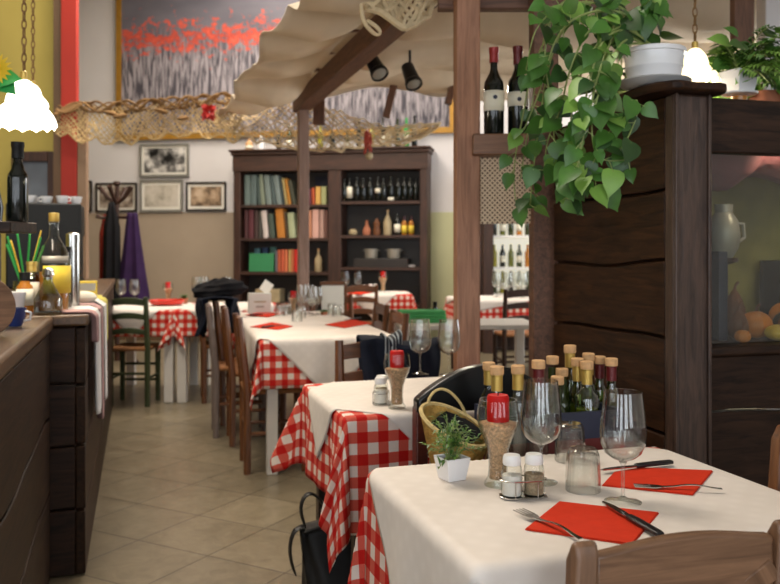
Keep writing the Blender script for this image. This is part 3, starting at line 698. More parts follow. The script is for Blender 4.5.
# ------------------------------------------------------------------ tables and cloths
def table(name, label, FL, w, d, yaw, legmat, topmat=None, leg=.055, h=.745, inset=.03, group=None, apron=True):
    """FL: near-left corner on the floor plan; local x to the right, y away"""
    t = thing(name, label, 'table', (FL[0], FL[1], 0), yaw, group)
    MB().b2((0, 0, h - .03), (w, d, h)).build('tabletop', topmat or legmat, t, bevel=.004)
    if apron: MB().b2((inset + .01, inset + .01, h - .10), (w - inset - .01, d - inset - .01, h - .031)).build('apron', topmat or legmat, t)
    for x in (inset, w - inset - leg):
        for y in (inset, d - inset - leg):
            MB().b2((x, y, 0), (x + leg, y + leg, h - .032)).build('leg', legmat, t, bevel=.004)
    return t
def cloth(name, label, cat, FL, yaw, w, d, cx, cy, hx, hy, rot, mat, z, seed, group=None, N=64, r=.012, flare=.20, fold=.010, uvoff=(0, 0)):
    """a cloth of half sizes hx, hy turned by rot, centred at (cx, cy) of a w x d table top, hanging over its edges"""
    rnd = random.Random(seed); ph = [rnd.uniform(0, 6.28) for _ in range(6)]
    cr, sr = math.cos(rot), math.sin(rot); uvs = []
    def f(u, v):
        a, b = (2 * u - 1) * hx, (2 * v - 1) * hy
        uvs.append((a + uvoff[0], b + uvoff[1]))
        x, y = cx + a * cr - b * sr, cy + a * sr + b * cr
        qx, qy = min(max(x, 0), w), min(max(y, 0), d)
        dx, dy = x - qx, y - qy; D = math.hypot(dx, dy)
        if D < 1e-6:
            return (x, y, z + .0012 * math.sin(9 * x + ph[0]) * math.sin(8 * y + ph[1]))
        nx, ny = dx / D, dy / D
        arc = r * math.pi / 2
        if D < arc:
            t = D / r; ox, dz = r * math.sin(t), r * (1 - math.cos(t))
        else: ox, dz = r, r + D - arc
        c = 2 * abs(nx * ny)
        hang = max(0, D - arc)
        along = qx * abs(ny) + qy * abs(nx)
        wv = fold * min(1, hang / .22) * (math.sin(along * 17 + ph[2]) + .6 * math.sin(along * 31 + ph[3]))
        ang = math.atan2(ny, nx)
        wv += c * .05 * hang / .3 * math.sin(6 * ang + ph[4])
        o = ox + .035 * hang + flare * c * hang + max(wv, -.8 * ox - .02 * hang)
        dz *= (1 - .06 * c)
        return (qx + nx * o, qy + ny * o, z - dz)
    m = MB().grid(N, N, f)
    me = bpy.data.meshes.new(name); me.from_pydata(m.v, [], m.f); me.materials.append(MATS[mat])
    l = me.uv_layers.new(name='UVMap')
    for lp in me.loops: l.data[lp.index].uv = uvs[lp.vertex_index]
    for p in me.polygons: p.use_smooth = True
    o = bpy.data.objects.new(name, me); COL.objects.link(o); o.location = (FL[0], FL[1], 0); o.rotation_euler = (0, 0, yaw)
    q = o.modifiers.new('sol', 'SOLIDIFY'); q.thickness = .002; q.offset = 1
    return tag(o, label, cat, group)
GC, GO = 'checked tablecloths', 'cream overlay cloths'
# table 1 (front)
Y1 = R(17.5)
def loc2(FL, yaw, x, y, z=0): return Vector((FL[0] + x * math.cos(yaw) - y * math.sin(yaw), FL[1] + x * math.sin(yaw) + y * math.cos(yaw), z))
T1, W1, D1 = (.145, 1.365), .75, .61
table('dining_table', 'front dining table laid for two under a cream cloth', T1, W1, D1, Y1, 'dark_chair_z')
cloth('tablecloth', 'red checked tablecloth hanging below the cream cloth of the front table', 'tablecloth', T1, Y1, W1, D1, W1 / 2, D1 / 2, .65, .58, 0, 'gingham', .747, 3, GC, 80, flare=.03, fold=.006)
cloth('overlay_cloth', 'large cream cloth spread over the front table with wine glasses', 'tablecloth', T1, Y1, W1, D1, W1 / 2 - .02, D1 / 2 - .03, .482, .482, R(45), 'overlay_linen', .7505, 3, GO, 84, r=.018, flare=.03, fold=.006)
# table 2
Y2 = R(17); T2, W2, D2 = (-.128, 2.565), .75, .63
table('dining_table', 'second dining table with dark brown legs and a black bag beneath it', T2, W2, D2, Y2, 'dark_chair_z', leg=.05)
cloth('tablecloth', 'red checked tablecloth falling to a long point over the black bag', 'tablecloth', T2, Y2, W2, D2, W2 / 2 - .02, D2 / 2 - .07, .655, .60, 0, 'gingham', .747, 9, GC, 84, flare=.25)
cloth('overlay_cloth', 'cream cloth laid cornerwise on the second table under the candle jar and two glasses', 'tablecloth', T2, Y2, W2, D2, W2 / 2, D2 / 2, .415, .415, R(45), 'overlay_linen', .7505, 9, GO, 70, r=.018, flare=.25)
# table 3 (long)
Y3 = R(14); T3, W3, D3 = (-.70, 4.65), .74, 2.0
table('dining_table', 'long white-legged table laid for several in the middle of the room', T3, W3, D3, Y3, 'white_paint', leg=.06)
cloth('tablecloth', 'long red checked tablecloth under the cream cloths of the middle table', 'tablecloth', T3, Y3, W3, D3, W3 / 2, D3 / 2, .66, 1.27, 0, 'gingham', .747, 14, GC, 96)
for i, yy in enumerate((.40, 1.02, 1.62)):
    cloth('overlay_cloth', ['cream cloth hanging in a triangle over the near end of the long middle table', 'cream cloth across the middle of the long middle table', 'cream cloth at the bookcase end of the long middle table'][i], 'tablecloth', T3, Y3, W3, D3, W3 / 2, yy, .53, .53, R(45), 'overlay_linen', .7505 + .0025 * (2 - i), 14, GO, 60, r=.018 + .003 * (2 - i))
# table 4 by the bookcase
Y4 = R(4); T4, W4, D4 = (-.62, 9.05), .86, .75
table('dining_table', 'small table set in front of the bookcase wine shelves', T4, W4, D4, Y4, 'dark_chair_z')
cloth('tablecloth', 'red checked tablecloth of the small table before the bookcase', 'tablecloth', T4, Y4, W4, D4, W4 / 2, D4 / 2, .63, .57, 0, 'gingham', .747, 33, GC, 50)
cloth('overlay_cloth', 'cream cloth on the small table before the bookcase', 'tablecloth', T4, Y4, W4, D4, W4 / 2, D4 / 2, .45, .45, R(45), 'overlay_linen', .7505, 33, GO, 50, r=.018)
# tables 5, a pair by the coat stand
for i, (T5, lab) in enumerate((((-2.42, 6.86), 'behind the green chair'), ((-1.74, 6.86), 'beside the pair, towards the jacket'))):
    table('dining_table', ['white-legged table behind the green slatted chair', 'white-legged table between the green chair and the chair with the jacket'][i], T5, .68, .97, 0, 'white_paint', leg=.075, inset=.015)
    cloth('tablecloth', ['red checked tablecloth on the table behind the green chair', 'red checked tablecloth hanging to a point beside the two white legs'][i], 'tablecloth', T5, 0, .68, .97, .34, .485, .60 if i == 0 else .62, .70, 0, 'gingham', .747 + .001 * i, 40 + i, GC, 60, flare=.2)
    cloth('overlay_cloth', ['cream cloth seen through the back of the green chair', 'cream cloth on the table between green chair and jacket'][i], 'tablecloth', T5, 0, .68, .97, .34, .45, .48, .48, R(45), 'overlay_linen', .7515 + .001 * i, 40 + i, GO, 50, r=.018)
# table 6 beyond the posts
T6 = (.70, 8.1)
table('dining_table', 'table with checked cloth beyond the white bench table, seen between the posts', T6, .95, .75, R(8), 'dark_chair_z')
cloth('tablecloth', 'red checked tablecloth seen between the two big posts', 'tablecloth', T6, R(8), .95, .75, .475, .375, .82, .62, 0, 'gingham', .747, 61, GC, 56)
cloth('overlay_cloth', 'cream cloth seen between the two big posts under several glasses', 'tablecloth', T6, R(8), .95, .75, .475, .375, .50, .42, R(10), 'overlay_linen', .7505, 61, GO, 50, r=.018)
# bare white table
T7 = (.07, 5.5)
table('white_table', 'bare white table with a folded green cloth on top', T7, .93, .52, R(5), 'white_paint', leg=.06, h=.75, inset=.0, apron=False)

# ------------------------------------------------------------------ chairs (front of the chair is local -y)
def chair(name, label, loc, rz, mz, mx, w=.36, h=.87, slats=3, seatmat='rush', rake=.045, d=.36, group='wooden dining chairs', arch=.012, slath=.05, hole=False):
    t = thing(name, label, 'chair', (loc[0], loc[1], 0), rz, group)
    sw = .034
    for s in (-1, 1):
        MB().tube([(s * (w / 2 - sw / 2), d / 2 - .02, 0), (s * (w / 2 - sw / 2), d / 2 - .02, .45), (s * (w / 2 - sw / 2), d / 2 - .02 + rake * .45, .65), (s * (w / 2 - sw / 2), d / 2 - .02 + rake, h)], [sw * .62, sw * .68, sw * .66, sw * .55], 8).build('leg', mz, t)
        MB().tube([(s * (w / 2 - sw / 2), -d / 2 + .02, 0), (s * (w / 2 - sw / 2), -d / 2 + .02, .44)], [sw * .58, sw * .66], 8).build('leg', mz, t)
        MB().tube([(s * (w / 2 - sw / 2), -d / 2 + .03, .22), (s * (w / 2 - sw / 2), d / 2 - .03, .22)], .011, 6).build('stretcher', mx, t)
    for y, z in ((-d / 2 + .02, .30), (-d / 2 + .02, .17), (d / 2 - .02, .26)):
        MB().tube([(-w / 2 + sw / 2, y, z), (w / 2 - sw / 2, y, z)], .011, 6).build('stretcher', mx, t)
    m = MB(); m.grid(10, 10, lambda u, v: ((u - .5) * (w - .02), (v - .5) * (d - .01), .455 - .012 * math.sin(math.pi * u) * math.sin(math.pi * v)))
    m.build('seat', seatmat, t, solid=.03)
    top = h - .02
    for k in range(slats):
        z1 = top - k * (.42 - .06) / max(1, slats); z0 = z1 - slath * (1.25 if k == 0 else 1)
        yb = d / 2 - .02 + rake * ((z0 + z1) / 2 - .45) / (h - .45)
        n = 8; poly = [(-(w / 2 - sw * .7) + (w - 1.4 * sw) * q / n, z0 + arch * math.sin(math.pi * q / n)) for q in range(n + 1)]
        poly += [(-(w / 2 - sw * .7) + (w - 1.4 * sw) * q / n, z1 + arch * 1.6 * math.sin(math.pi * q / n)) for q in range(n, -1, -1)]
        MB().prism(poly, yb - .008, yb + .008, 'y').build('back_slat', mx, t, bevel=.003)
    return t
FACE = lambda yaw, side: {'away': yaw + math.pi, 'near': yaw, 'right': yaw + math.pi / 2, 'left': yaw - math.pi / 2}[side]
def chair_at(rear, yaw, side, d=.36):
    """centre of a chair whose back posts stand around point rear"""
    th = FACE(yaw, side); f = Vector((math.sin(th), -math.cos(th), 0)); return Vector((rear[0], rear[1], 0)) + f * (d / 2 - .02), th
# left side of the long table
ca = chair('dining_chair', 'brown wooden chair tucked in nearest the aisle end of the long middle table', *chair_at((-.83, 4.87), Y3, 'right'), 'chair_wood_z', 'chair_wood_x', .35)
p, th = chair_at((-1.035, 5.53), Y3, 'right'); cb = dup(ca, 'brown wooden chair, second along the aisle side of the long middle table', p, th)
p, th = chair_at((-1.22, 6.16), Y3, 'right'); cc = dup(ca, 'brown wooden chair with a navy jacket hung on its back', p, th)
p, th = chair_at((-1.535, 7.0), Y3, 'right'); cd = dup(ca, 'brown wooden chair standing beside the white legs of the coat stand table', p, th)
cg = chair('dining_chair', 'pale grey-brown chair set behind the first brown chair at the long table', *chair_at((-1.18, 5.74), Y3, 'right'), 0 and 1 or 'ash_grey_z', 'chair_wood_x', .30)
# right side of the long table
p, th = chair_at((.015, 5.12), Y3, 'left'); dup(ca, 'brown wooden chair on the inner side of the long table, before the green cloth', p, th)
p, th = chair_at((-.10, 5.85), Y3, 'left'); dup(ca, 'brown wooden chair on the inner side of the long table, further towards the bookcase', p, th)
p, th = chair_at((-.47, 6.98), Y3, 'near'); ch3 = dup(ca, 'brown chair at the bookcase end of the long table, white card before it', p, th)
# chair with scarf between table 2 and table 3
p, th = chair_at((-.02, 3.63), Y2 * .6, 'near'); cs = chair('dining_chair', 'brown wooden chair draped with a dark striped scarf at the second table', p, th, 'chair_wood_z', 'chair_wood_x', .42, .86)
# chairs beyond the posts
p, th = chair_at((1.22, 7.75), R(8), 'away'); chair('dining_chair', 'dark brown slatted chair seen between the posts at the checked table', p, th, 'dark_chair_z', 'dark_chair_x', .40, .88)
# green chair
p, th = chair_at((-2.06, 6.70), 0, 'away'); chair('dining_chair', 'dark green painted chair with three back slats and a straw seat', p, th, 'green_wood_z', 'green_wood_x', .325, .865, 3, 'rush', .05, .34, None, .012, .04)
# dark chair in front of table 2
def black_chair():
    p, th = chair_at((.275, 2.505), Y2, 'away', .38)
    t = thing('dining_chair', 'chair with an arched black back panel over a reddish lower rail, behind the bottle crate', 'chair', tuple(p), th)
    w, d = .43, .38
    for s in (-1, 1):
        MB().b2((s * (w / 2 - .018) - .018, d / 2 - .04, 0), (s * (w / 2 - .018) + .018, d / 2, .80)).build('leg', 'maroon_wood_x', t, bevel=.004)
        MB().b2((s * (w / 2 - .02) - .018, -d / 2, 0), (s * (w / 2 - .02) + .018, -d / 2 + .036, .44)).build('leg', 'maroon_wood_x', t, bevel=.004)
        MB().tube([(s * (w / 2 - .02), -d / 2 + .02, .2), (s * (w / 2 - .02), d / 2 - .02, .2)], .011, 6).build('stretcher', 'maroon_wood_x', t)
    MB().b2((-w / 2, -d / 2, .44), (w / 2, d / 2 - .041, .475)).build('seat', 'black_lacquer', t, bevel=.01)
    n = 16; poly = [(-w / 2 + w * k / n, .785 + .0 * k) for k in range(n + 1)] + [(-w / 2 + w * k / n, .825 + .09 * math.sin(math.pi * k / n) ** .9) for k in range(n, -1, -1)]
    MB().prism(poly, d / 2 - .035, d / 2 + .012, 'y').build('backrest', 'black_lacquer', t, bevel=.008)
    MB().b2((-w / 2 + .036, d / 2 - .03, .66), (w / 2 - .036, d / 2 - .005, .75)).build('lower_rail', 'maroon_wood_x', t, bevel=.004)
    MB().b2((-w / 2 + .036, d / 2 - .028, .54), (w / 2 - .036, d / 2 - .008, .60)).build('lower_rail', 'maroon_wood_x', t, bevel=.004)
black_chair()
# near cross-back chair
def cross_chair(label, rear, yaw, side, w, h, mz, mx, d=.38, wob=1):
    p, th = chair_at(rear, yaw, side, d)
    t = thing('dining_chair', label, 'chair', tuple(p), th, 'cross-back chairs at the front table')
    pw = .036
    for s in (-1, 1):
        x = s * (w / 2 - pw / 2)
        m = MB()
        prof = [(d / 2 - pw, 0), (d / 2, 0), (d / 2, .45), (d / 2 + .03, h - .02), (d / 2 + .024, h), (d / 2 - pw * .5 + .03, h), (d / 2 - pw + .03, h - .03), (d / 2 - pw, .45)]
        m.prism(prof, x - pw / 2, x + pw / 2, 'x'); m.build('leg', mz, t, bevel=.006)
        MB().b2((x - pw / 2, -d / 2, 0), (x + pw / 2, -d / 2 + pw, .44)).build('leg', mz, t, bevel=.004)
        MB().b2((x - .01, -d / 2 + pw, .20), (x + .01, d / 2 - pw, .225)).build('stretcher', mx, t)
    MB().b2((-w / 2 + pw, -d / 2 + .01, .22), (w / 2 - pw, -d / 2 + .03, .245)).build('stretcher', mx, t)
    MB().b2((-w / 2, -d / 2 - .01, .44), (w / 2, d / 2 - pw - .001, .47)).build('seat', mx, t, bevel=.008)
    n = 20; x0, x1 = -w / 2 + pw, w / 2 - pw
    bump = lambda q: .014 * math.sin(math.pi * q) ** 1.3
    poly = [(x0 + (x1 - x0) * k / n, h - .118 + .5 * bump(k / n)) for k in range(n + 1)] + [(x0 + (x1 - x0) * k / n, h - .022 + bump(k / n)) for k in range(n, -1, -1)]
    yc = d / 2 - pw / 2 + .028
    MB().prism(poly, yc - .014, yc + .008, 'y').build('top_rail', mx, t, bevel=.006)
    MB().b2((x0, d / 2 - .026, .56), (x1, d / 2 - .008, .60)).build('lower_rail', mx, t, bevel=.004)
    for s in (-1, 1):
        a = Vector((s * (w / 2 - pw), d / 2 - .016 + .006 * s, .60)); c = Vector((-s * (w / 2 - pw), d / 2 + .008 + .006 * s, h - .07)); dd = c - a
        b = MB().b2((-.017, 0, -.008), (.017, dd.length, .008)).build('cross_brace', mx, t, bevel=.003)
        b.location = a; q = dd.to_track_quat('Y', 'Z'); b.rotation_euler = Matrix((( dd.normalized().cross(Vector((0, 1, 0)))).normalized(), dd.normalized(), (dd.normalized().cross(Vector((0, 1, 0)))).normalized().cross(dd.normalized()))).transposed().to_euler()
    return t
def px_at(px, D): return ((px - CX) / F * D, D)
a = Vector(px_at(571, 1.215)); w_ = .372
rc = a + Vector((E1.x, E1.y)) * (w_ / 2 - .018)
cross_chair('walnut cross-back chair whose wavy top rail stands before the front table', (rc.x, rc.y), YAW, 'away', w_, .852, 'walnut_z', 'walnut_x')
a = Vector(px_at(768, 1.95)); rc = a - Vector((E2.x, E2.y)) * .19
cross_chair('warm brown chair at the cabinet end of the front table', (rc.x, rc.y), YAW, 'left', .40, .85, 'chair_wood_z', 'chair_wood_x')

# ------------------------------------------------------------------ tableware
def wine_glass(label, loc, group='wine glasses', seg=32, s=1.0):
    t = thing('wine_glass', label, 'wine glass', loc, 0, group)
    MB().lathe([(.036, 0), (.0365, .0015), (.03, .004), (.012, .007), (.0055, .011), (.0, .011), ], seg).build('foot', 'clear_glass', t)
    MB().lathe([(.0042, .0105), (.0036, .03), (.0036, .06), (.0042, .074), (.008, .080)], 14).build('stem', 'crystal_glass', t)
    o_ = [(.006, .0795), (.010, .083), (.024, .0885), (.036, .0985), (.0432, .115), (.0458, .136), (.0446, .158), (.0412, .186), (.0375, .219)]
    i_ = [(r - .0011, z + .0004) for r, z in o_[::-1]]; i_[0] = (.0365, .2195); i_[-1] = (.0015, .0815)
    MB().lathe(o_ + i_, seg).build('bowl', 'crystal_glass', t)
    t.scale = (s, s, s); return t
TZ = .7535
g2 = gnd(623, 502, TZ); g1 = at(541, 300, 1.83)
wg = wine_glass('tall wine glass standing in front between the two red napkins', tuple(g2))
dup(wg, 'wine glass standing behind the salt and pepper caddy', (g1.x, g1.y, TZ), scale=(.97, .97, 1.0))
for px, py, lab, s in ((420, 374, 'wine glass on the second table beside the candle jar', 1), (449, 375, 'wine glass on the second table next to the brown post', 1)):
    p = gnd(px, py, TZ); dup(wg, lab, p, scale=s)
def tumbler(label, loc, group='upturned tumblers'):
    t = thing('tumbler', label, 'tumbler', loc, 0, group); seg = 24
    m = MB()
    def ring(r, z, k): return r * (1 + (.03 if k % 2 else -.03) * (1 if .02 < z < .08 else 0))
    prof_o = [(.0365, 0), (.036, .012), (.0352, .03), (.034, .055), (.0325, .075), (.030, .084), (.026, .088)]
    prof_i = [(.020, .079), (.028, .076), (.031, .07), (.0325, .05), (.034, .025), (.0350, 0)]
    pr_ = prof_o + prof_i; n = len(pr_); vs = []; fs = []
    for i, (r, z) in enumerate(pr_):
        for k in range(seg):
            a = 2 * math.pi * k / seg; q = ring(r, z, k) if i < 6 else r; vs.append((q * math.cos(a), q * math.sin(a), z))
    for i in range(n):
        j = (i + 1) % n
        if i == 6: continue
        for k in range(seg):
            q = (k + 1) % seg; fs.append((i * seg + k, i * seg + q, j * seg + q, j * seg + k))
    fs.append(tuple(6 * seg + k for k in range(seg))); fs.append(tuple(7 * seg + k for k in range(seg))[::-1])
    m.add(vs, fs); m.build('body', 'crystal_glass', t, angle=12); return t
tb = tumbler('upturned glass tumbler next to the red napkin edge on the front table', tuple(gnd(583, 490, TZ)))
dup(tb, 'upturned glass tumbler behind the other one on the front table', tuple(gnd(570, 460, TZ)))
def candle_jar(label, loc, s=1.0):
    t = thing('candle_jar', label, 'candle holder', loc, 0, 'candle jars on the tables')
    o_ = [(.029, 0), (.030, .003), (.028, .010), (.022, .019), (.0205, .035), (.0205, .058), (.0235, .080), (.031, .100), (.0395, .118), (.0445, .138), (.0448, .152), (.0425, .168), (.0395, .182)]
    i_ = [(r - .002, z) for r, z in o_[:1:-1]]; i_[-1] = (.018, .014)
    MB().lathe(o_ + i_ + [(0, .014)], 32).build('jar', 'clear_glass', t)
    MB().lathe([(0, .0155), (.0178, .0155), (.0182, .035), (.0182, .058), (.021, .080), (.0285, .101), (.0365, .119), (.040, .132), (.02, .137), (0, .137)], 28).build('grain_fill', 'grains', t)
    MB().lathe([(0, .137), (.0235, .137), (.0235, .186), (.021, .192), (.012, .1905), (0, .19)], 28).build('candle', 'red_wax', t)
    MB().tube([(0, 0, .190), (.001, 0, .199)], .0012, 5).build('wick', 'matte_black', t)
    t.scale = (s,) * 3; return t
cj = candle_jar('red candle in a waisted jar of grains on the front table', tuple(gnd(498, 485, TZ)))
dup(cj, 'red candle in a waisted jar of grains on the second table', tuple(gnd(397, 408, TZ)), scale=.94)
def shaker_parts(t, x, fillmat):
    b = MB().lathe([(.0205, .004), (.0215, .008), (.0215, .05), (.0195, .062), (.0165, .068)], 20, (x, 0, 0)); so = b.build('shaker', 'clear_glass', t)
    MB().lathe([(0, .006), (.0192, .006), (.0192, .046), (0, .048)], 18, (x, 0, 0)).build('fill', fillmat, so)
    MB().lathe([(.0175, .066), (.0185, .068), (.0185, .080), (.016, .086), (0, .088)], 20, (x, 0, 0)).build('cap', 'white_plastic', so)
def caddy(label, loc, rz):
    t = thing('cruet_caddy', label, 'salt and pepper set', loc, rz, 'salt and pepper caddies')
    shaker_parts(t, -.0235, 'salt'); shaker_parts(t, .0235, 'pepper')
    ring = lambda z: [(math.copysign(.0235, math.cos(a)) + .0245 * math.cos(a), .0245 * math.sin(a), z) for a in [2 * math.pi * k / 28 for k in range(28)]]
    m = MB().tube(ring(.0022), .0015, 6, True).tube(ring(.036), .0015, 6, True)
    for s in (-1, 1):
        for y in (-.0245, .0245): m.tube([(s * .0235, y, .002), (s * .0235, y, .036)], .0013, 5)
    m.b2((-.045, -.02, .0005), (.045, .02, .0035)); m.build('wire_frame', 'chrome', t); return t
p = (gnd(512, 496, TZ) + gnd(534, 497, TZ)) / 2
cd1 = caddy('salt and pepper shakers with white caps in a wire caddy on the front table', tuple(p), YAW * .6)
dup(cd1, 'small cruet set beside the candle jar on the second table', tuple(gnd(381, 403, TZ)), YAW + 1.2)
def napkin(label, pxs, z=TZ, t=.003, group='folded red paper napkins'):
    ps = [gnd(px, py, z) for px, py in pxs]; c = sum(ps, Vector()) / len(ps)
    m = MB(); n = len(ps)
    for k, (zz, sc_) in enumerate(((0, 1.0), (.0018, .985))):
        o = len(m.v); vs = [((q.x - c.x) * sc_, (q.y - c.y) * sc_, zz) for q in ps] + [((q.x - c.x) * sc_, (q.y - c.y) * sc_, zz + .0014) for q in ps]
        m.add(vs, [tuple(range(n))[::-1], tuple(range(n, 2 * n))] + [(i, (i + 1) % n, (i + 1) % n + n, i + n) for i in range(n)])
    o = m.build('napkin', 'red_napkin', None, smooth=False); o.location = (c.x, c.y, z); return tag(o, label, 'napkin', group)
napkin('folded red napkin behind the walnut chair rail', [(559, 502.5), (659, 513.6), (632, 545.5), (525, 530)])
napkin('folded red napkin towards the cabinet end of the front table', [(614, 473), (640, 468.5), (713, 471.5), (693, 495.5), (602, 486)])
def cutlery(kind, label, tip, end, z=TZ + .004):
    a, b = gnd(*tip, z), gnd(*end, z); L = (a - b).length; rz = look_rot(b, a)
    t = thing('table_' + kind, label, kind, tuple(b), rz, 'table ' + ('knives' if kind == 'knife' else 'forks'))
    if kind == 'knife':
        m = MB(); hl = L * .52
        prof = [(-.0075, 0), (.0075, 0), (.0095, hl * .12), (.0095, hl * .8), (.007, hl), (-.007, hl), (-.0085, hl * .8), (-.0085, hl * .12)]
        m.prism(prof, .001, .0095, 'z'); m.build('handle', 'knife_black', t, bevel=.003)
        prof = [(-.006, hl), (.0065, hl), (.0095, hl + .03), (.0085, L * .86), (.002, L), (-.004, L * .97), (-.0065, hl + .02)]
        MB().prism(prof, .003, .0055, 'z').build('blade', 'chrome', t)
    else:
        nk = L * .66
        m = MB(); n = 16
        def hw(q): return .0042 if q < .35 else (.0032 if q < .8 else .0042 + .02 * (q - .8))
        def hz(q): return .0035 + .006 * math.sin(math.pi * q) ** 2
        vs = []; fs = []
        for k in range(n + 1):
            q = k / n; wq = .0052 - .0022 * math.sin(math.pi * min(1, q * 1.0)) ** .7
            for x, zz in ((-wq, -.0008), (wq, -.0008), (wq, .0008), (-wq, .0008)): vs.append((x, nk * q, hz(q) + zz))
        for k in range(n):
            for e in range(4): fs.append((k * 4 + e, k * 4 + (e + 1) % 4, (k + 1) * 4 + (e + 1) % 4, (k + 1) * 4 + e))
        fs += [(3, 2, 1, 0), (n * 4, n * 4 + 1, n * 4 + 2, n * 4 + 3)]
        m.add(vs, fs); m.build('handle', 'chrome', t)
        m = MB(); m.prism([(-.004, nk - .002), (.004, nk - .002), (.0115, nk + .016), (.0125, nk + .028), (-.0125, nk + .028), (-.0115, nk + .016)], .0022, .0040, 'z')
        for x in (-.0108, -.0036, .0036, .0108): m.prism([(x - .0018, nk + .0275), (x + .0018, nk + .0275), (x + .001, L), (x - .001, L)], .0026, .0042, 'z')
        m.build('tines', 'chrome', t)
    return t
cutlery('fork', 'fork lying on the napkin behind the walnut chair rail', (518, 511), (581, 541))
cutlery('knife', 'black handled knife lying across the napkin behind the walnut chair rail', (602, 503.5), (661, 538))
cutlery('fork', 'fork lying on the napkin at the cabinet end, handle off the paper', (634, 487), (722, 490.5))
cutlery('knife', 'black handled knife along the far edge of the cabinet end napkin', (600, 472), (672, 464))
# small potted plant
def leaf_blade(m, p, d, up, L, W, droop=.3):
    d = d.normalized(); s = d.cross(up);
    if s.length < 1e-3: s = d.cross(Vector((1, 0, 0)))
    s.normalize(); u = s.cross(d)
    c1 = p + d * L * .45 + u * L * .08; c2 = p + d * L - u * L * droop
    m.add([p, c1 - s * W / 2 + u * W * .12, c1, c1 + s * W / 2 + u * W * .12, c2], [(0, 1, 2), (0, 2, 3), (1, 4, 2), (2, 4, 3)])
def heart_leaf(m, p, d, nrm, L, rnd):
    """heart shaped leaf, stalk at p, tip towards d, upper face nrm"""
    d = d.normalized(); s = d.cross(nrm)
    if s.length < 1e-3: s = d.cross(Vector((1, 0, 0)))
    s.normalize(); u = s.cross(d)
    out = [(0, 0), (-.10, .22), (.02, .42), (.25, .47), (.5, .40), (.75, .22), (.92, .07), (1.06, 0)]
    fold, curl = .18, rnd.uniform(.1, .3)
    mid = [p + d * (L * t) - u * (L * curl * t * t) for t, _ in out]; n = len(out); vs = list(mid); fs = []
    for sg in (1, -1):
        o = len(vs)
        vs += [p + d * (L * t) + s * (sg * L * w_) + u * (L * (fold * w_ - curl * max(0, t) ** 2)) for t, w_ in out]
        for i in range(n - 1):
            f = (i, i + 1, o + i + 1, o + i); fs.append(f if sg > 0 else f[::-1])
    m.add(vs, fs)
def square_pot_plant(label, loc, rz):
    t = thing('potted_plant', label, 'potted plant', loc, rz)
    m = MB(); a, b, h = .022, .030, .050
    sq = lambda r, z: [(-r, -r, z), (r, -r, z), (r, r, z), (-r, r, z)]
    vs = sq(a, 0) + sq(b, h) + sq(b - .004, h) + sq(b - .005, h - .012)
    fs = [(3, 2, 1, 0)] + [(i * 4 + k, i * 4 + (k + 1) % 4, i * 4 + 4 + (k + 1) % 4, i * 4 + 4 + k) for i in range(3) for k in range(4)]
    m.add(vs, fs); m.build('pot', 'ceramic_white', t, bevel=.003)
    MB().b2((-b + .006, -b + .006, h - .02), (b - .006, b - .006, h - .008)).build('soil', 'soil', t)
    rnd = random.Random(5); m = MB(); ms = MB(); m2 = MB()
    for k in range(46):
        a = rnd.uniform(0, 6.28); out = rnd.uniform(.01, .068); hh = rnd.uniform(.035, .105) * (1 - .2 * out / .068)
        p0 = Vector((rnd.uniform(-.015, .015), rnd.uniform(-.015, .015), h - .012)); p2 = Vector((out * math.cos(a), out * math.sin(a), h + hh * .9 - (.05 if out > .058 else 0)))
        p1 = (p0 + p2) / 2 + Vector((0, 0, .02)); ms.tube([p0, p1, p2], .0009, 4)
        for j in range(7):
            q = .35 + .65 * j / 6; pp = p0 * (1 - q) ** 2 + p1 * 2 * q * (1 - q) + p2 * q * q
            dd = Vector((math.cos(a + rnd.uniform(-1.4, 1.4)), math.sin(a + rnd.uniform(-1.4, 1.4)), rnd.uniform(-.2, .9)))
            leaf_blade(m if rnd.random() < .6 else m2, pp, dd, Vector((0, 0, 1)), rnd.uniform(.014, .026), rnd.uniform(.005, .008))
    ms.build('stems', 'stem', t); m.build('leaves', 'leaf', t); m2.build('pale_leaves', 'leaf_light', t)
    return t
square_pot_plant('little green plant in a white square pot on the front table', tuple(gnd(452, 479, TZ)), .5)

# ------------------------------------------------------------------ side stand, crate of bottles, basket
SY = R(17); SO = Vector((.335, 2.285, 0))
t = thing('side_stand', 'low dark stand behind the front table carrying the crate and basket', 'stand', tuple(SO), SY)
MB().b2((-.28, -.165, .635), (.28, .105, .66)).build('tabletop', 'dark_chair_x', t, bevel=.004)
for x in (-.26, .23):
    for y in (-.155, .065): MB().b2((x, y, 0), (x + .03, y + .03, .634)).build('leg', 'dark_chair_z', t)
def sp(x, y, z): return SO + Vector((x * math.cos(SY) - y * math.sin(SY), x * math.sin(SY) + y * math.cos(SY), z))
CR0, CR1 = -.075, .275
t = thing('bottle_crate', 'open crate with a navy upper band and dark red lower band, full of oil bottles', 'crate', tuple(sp(0, 0, .6605)), SY)
def band(z0, z1): return MB().b2((CR0, -.10, z0), (CR1, -.088, z1)).b2((CR0, .088, z0), (CR1, .10, z1)).b2((CR0, -.088, z0), (CR0 + .012, .088, z1)).b2((CR1 - .012, -.088, z0), (CR1, .088, z1))
band(0, .095).build('lower_band', 'darkred_paint', t, smooth=False); band(.095, .165).build('upper_band', 'navy_paint', t, smooth=False)
MB().b2((CR0 + .012, -.088, 0), (CR1 - .012, .088, .012)).build('bottom', 'darkred_paint', t, smooth=False)
BT = {}
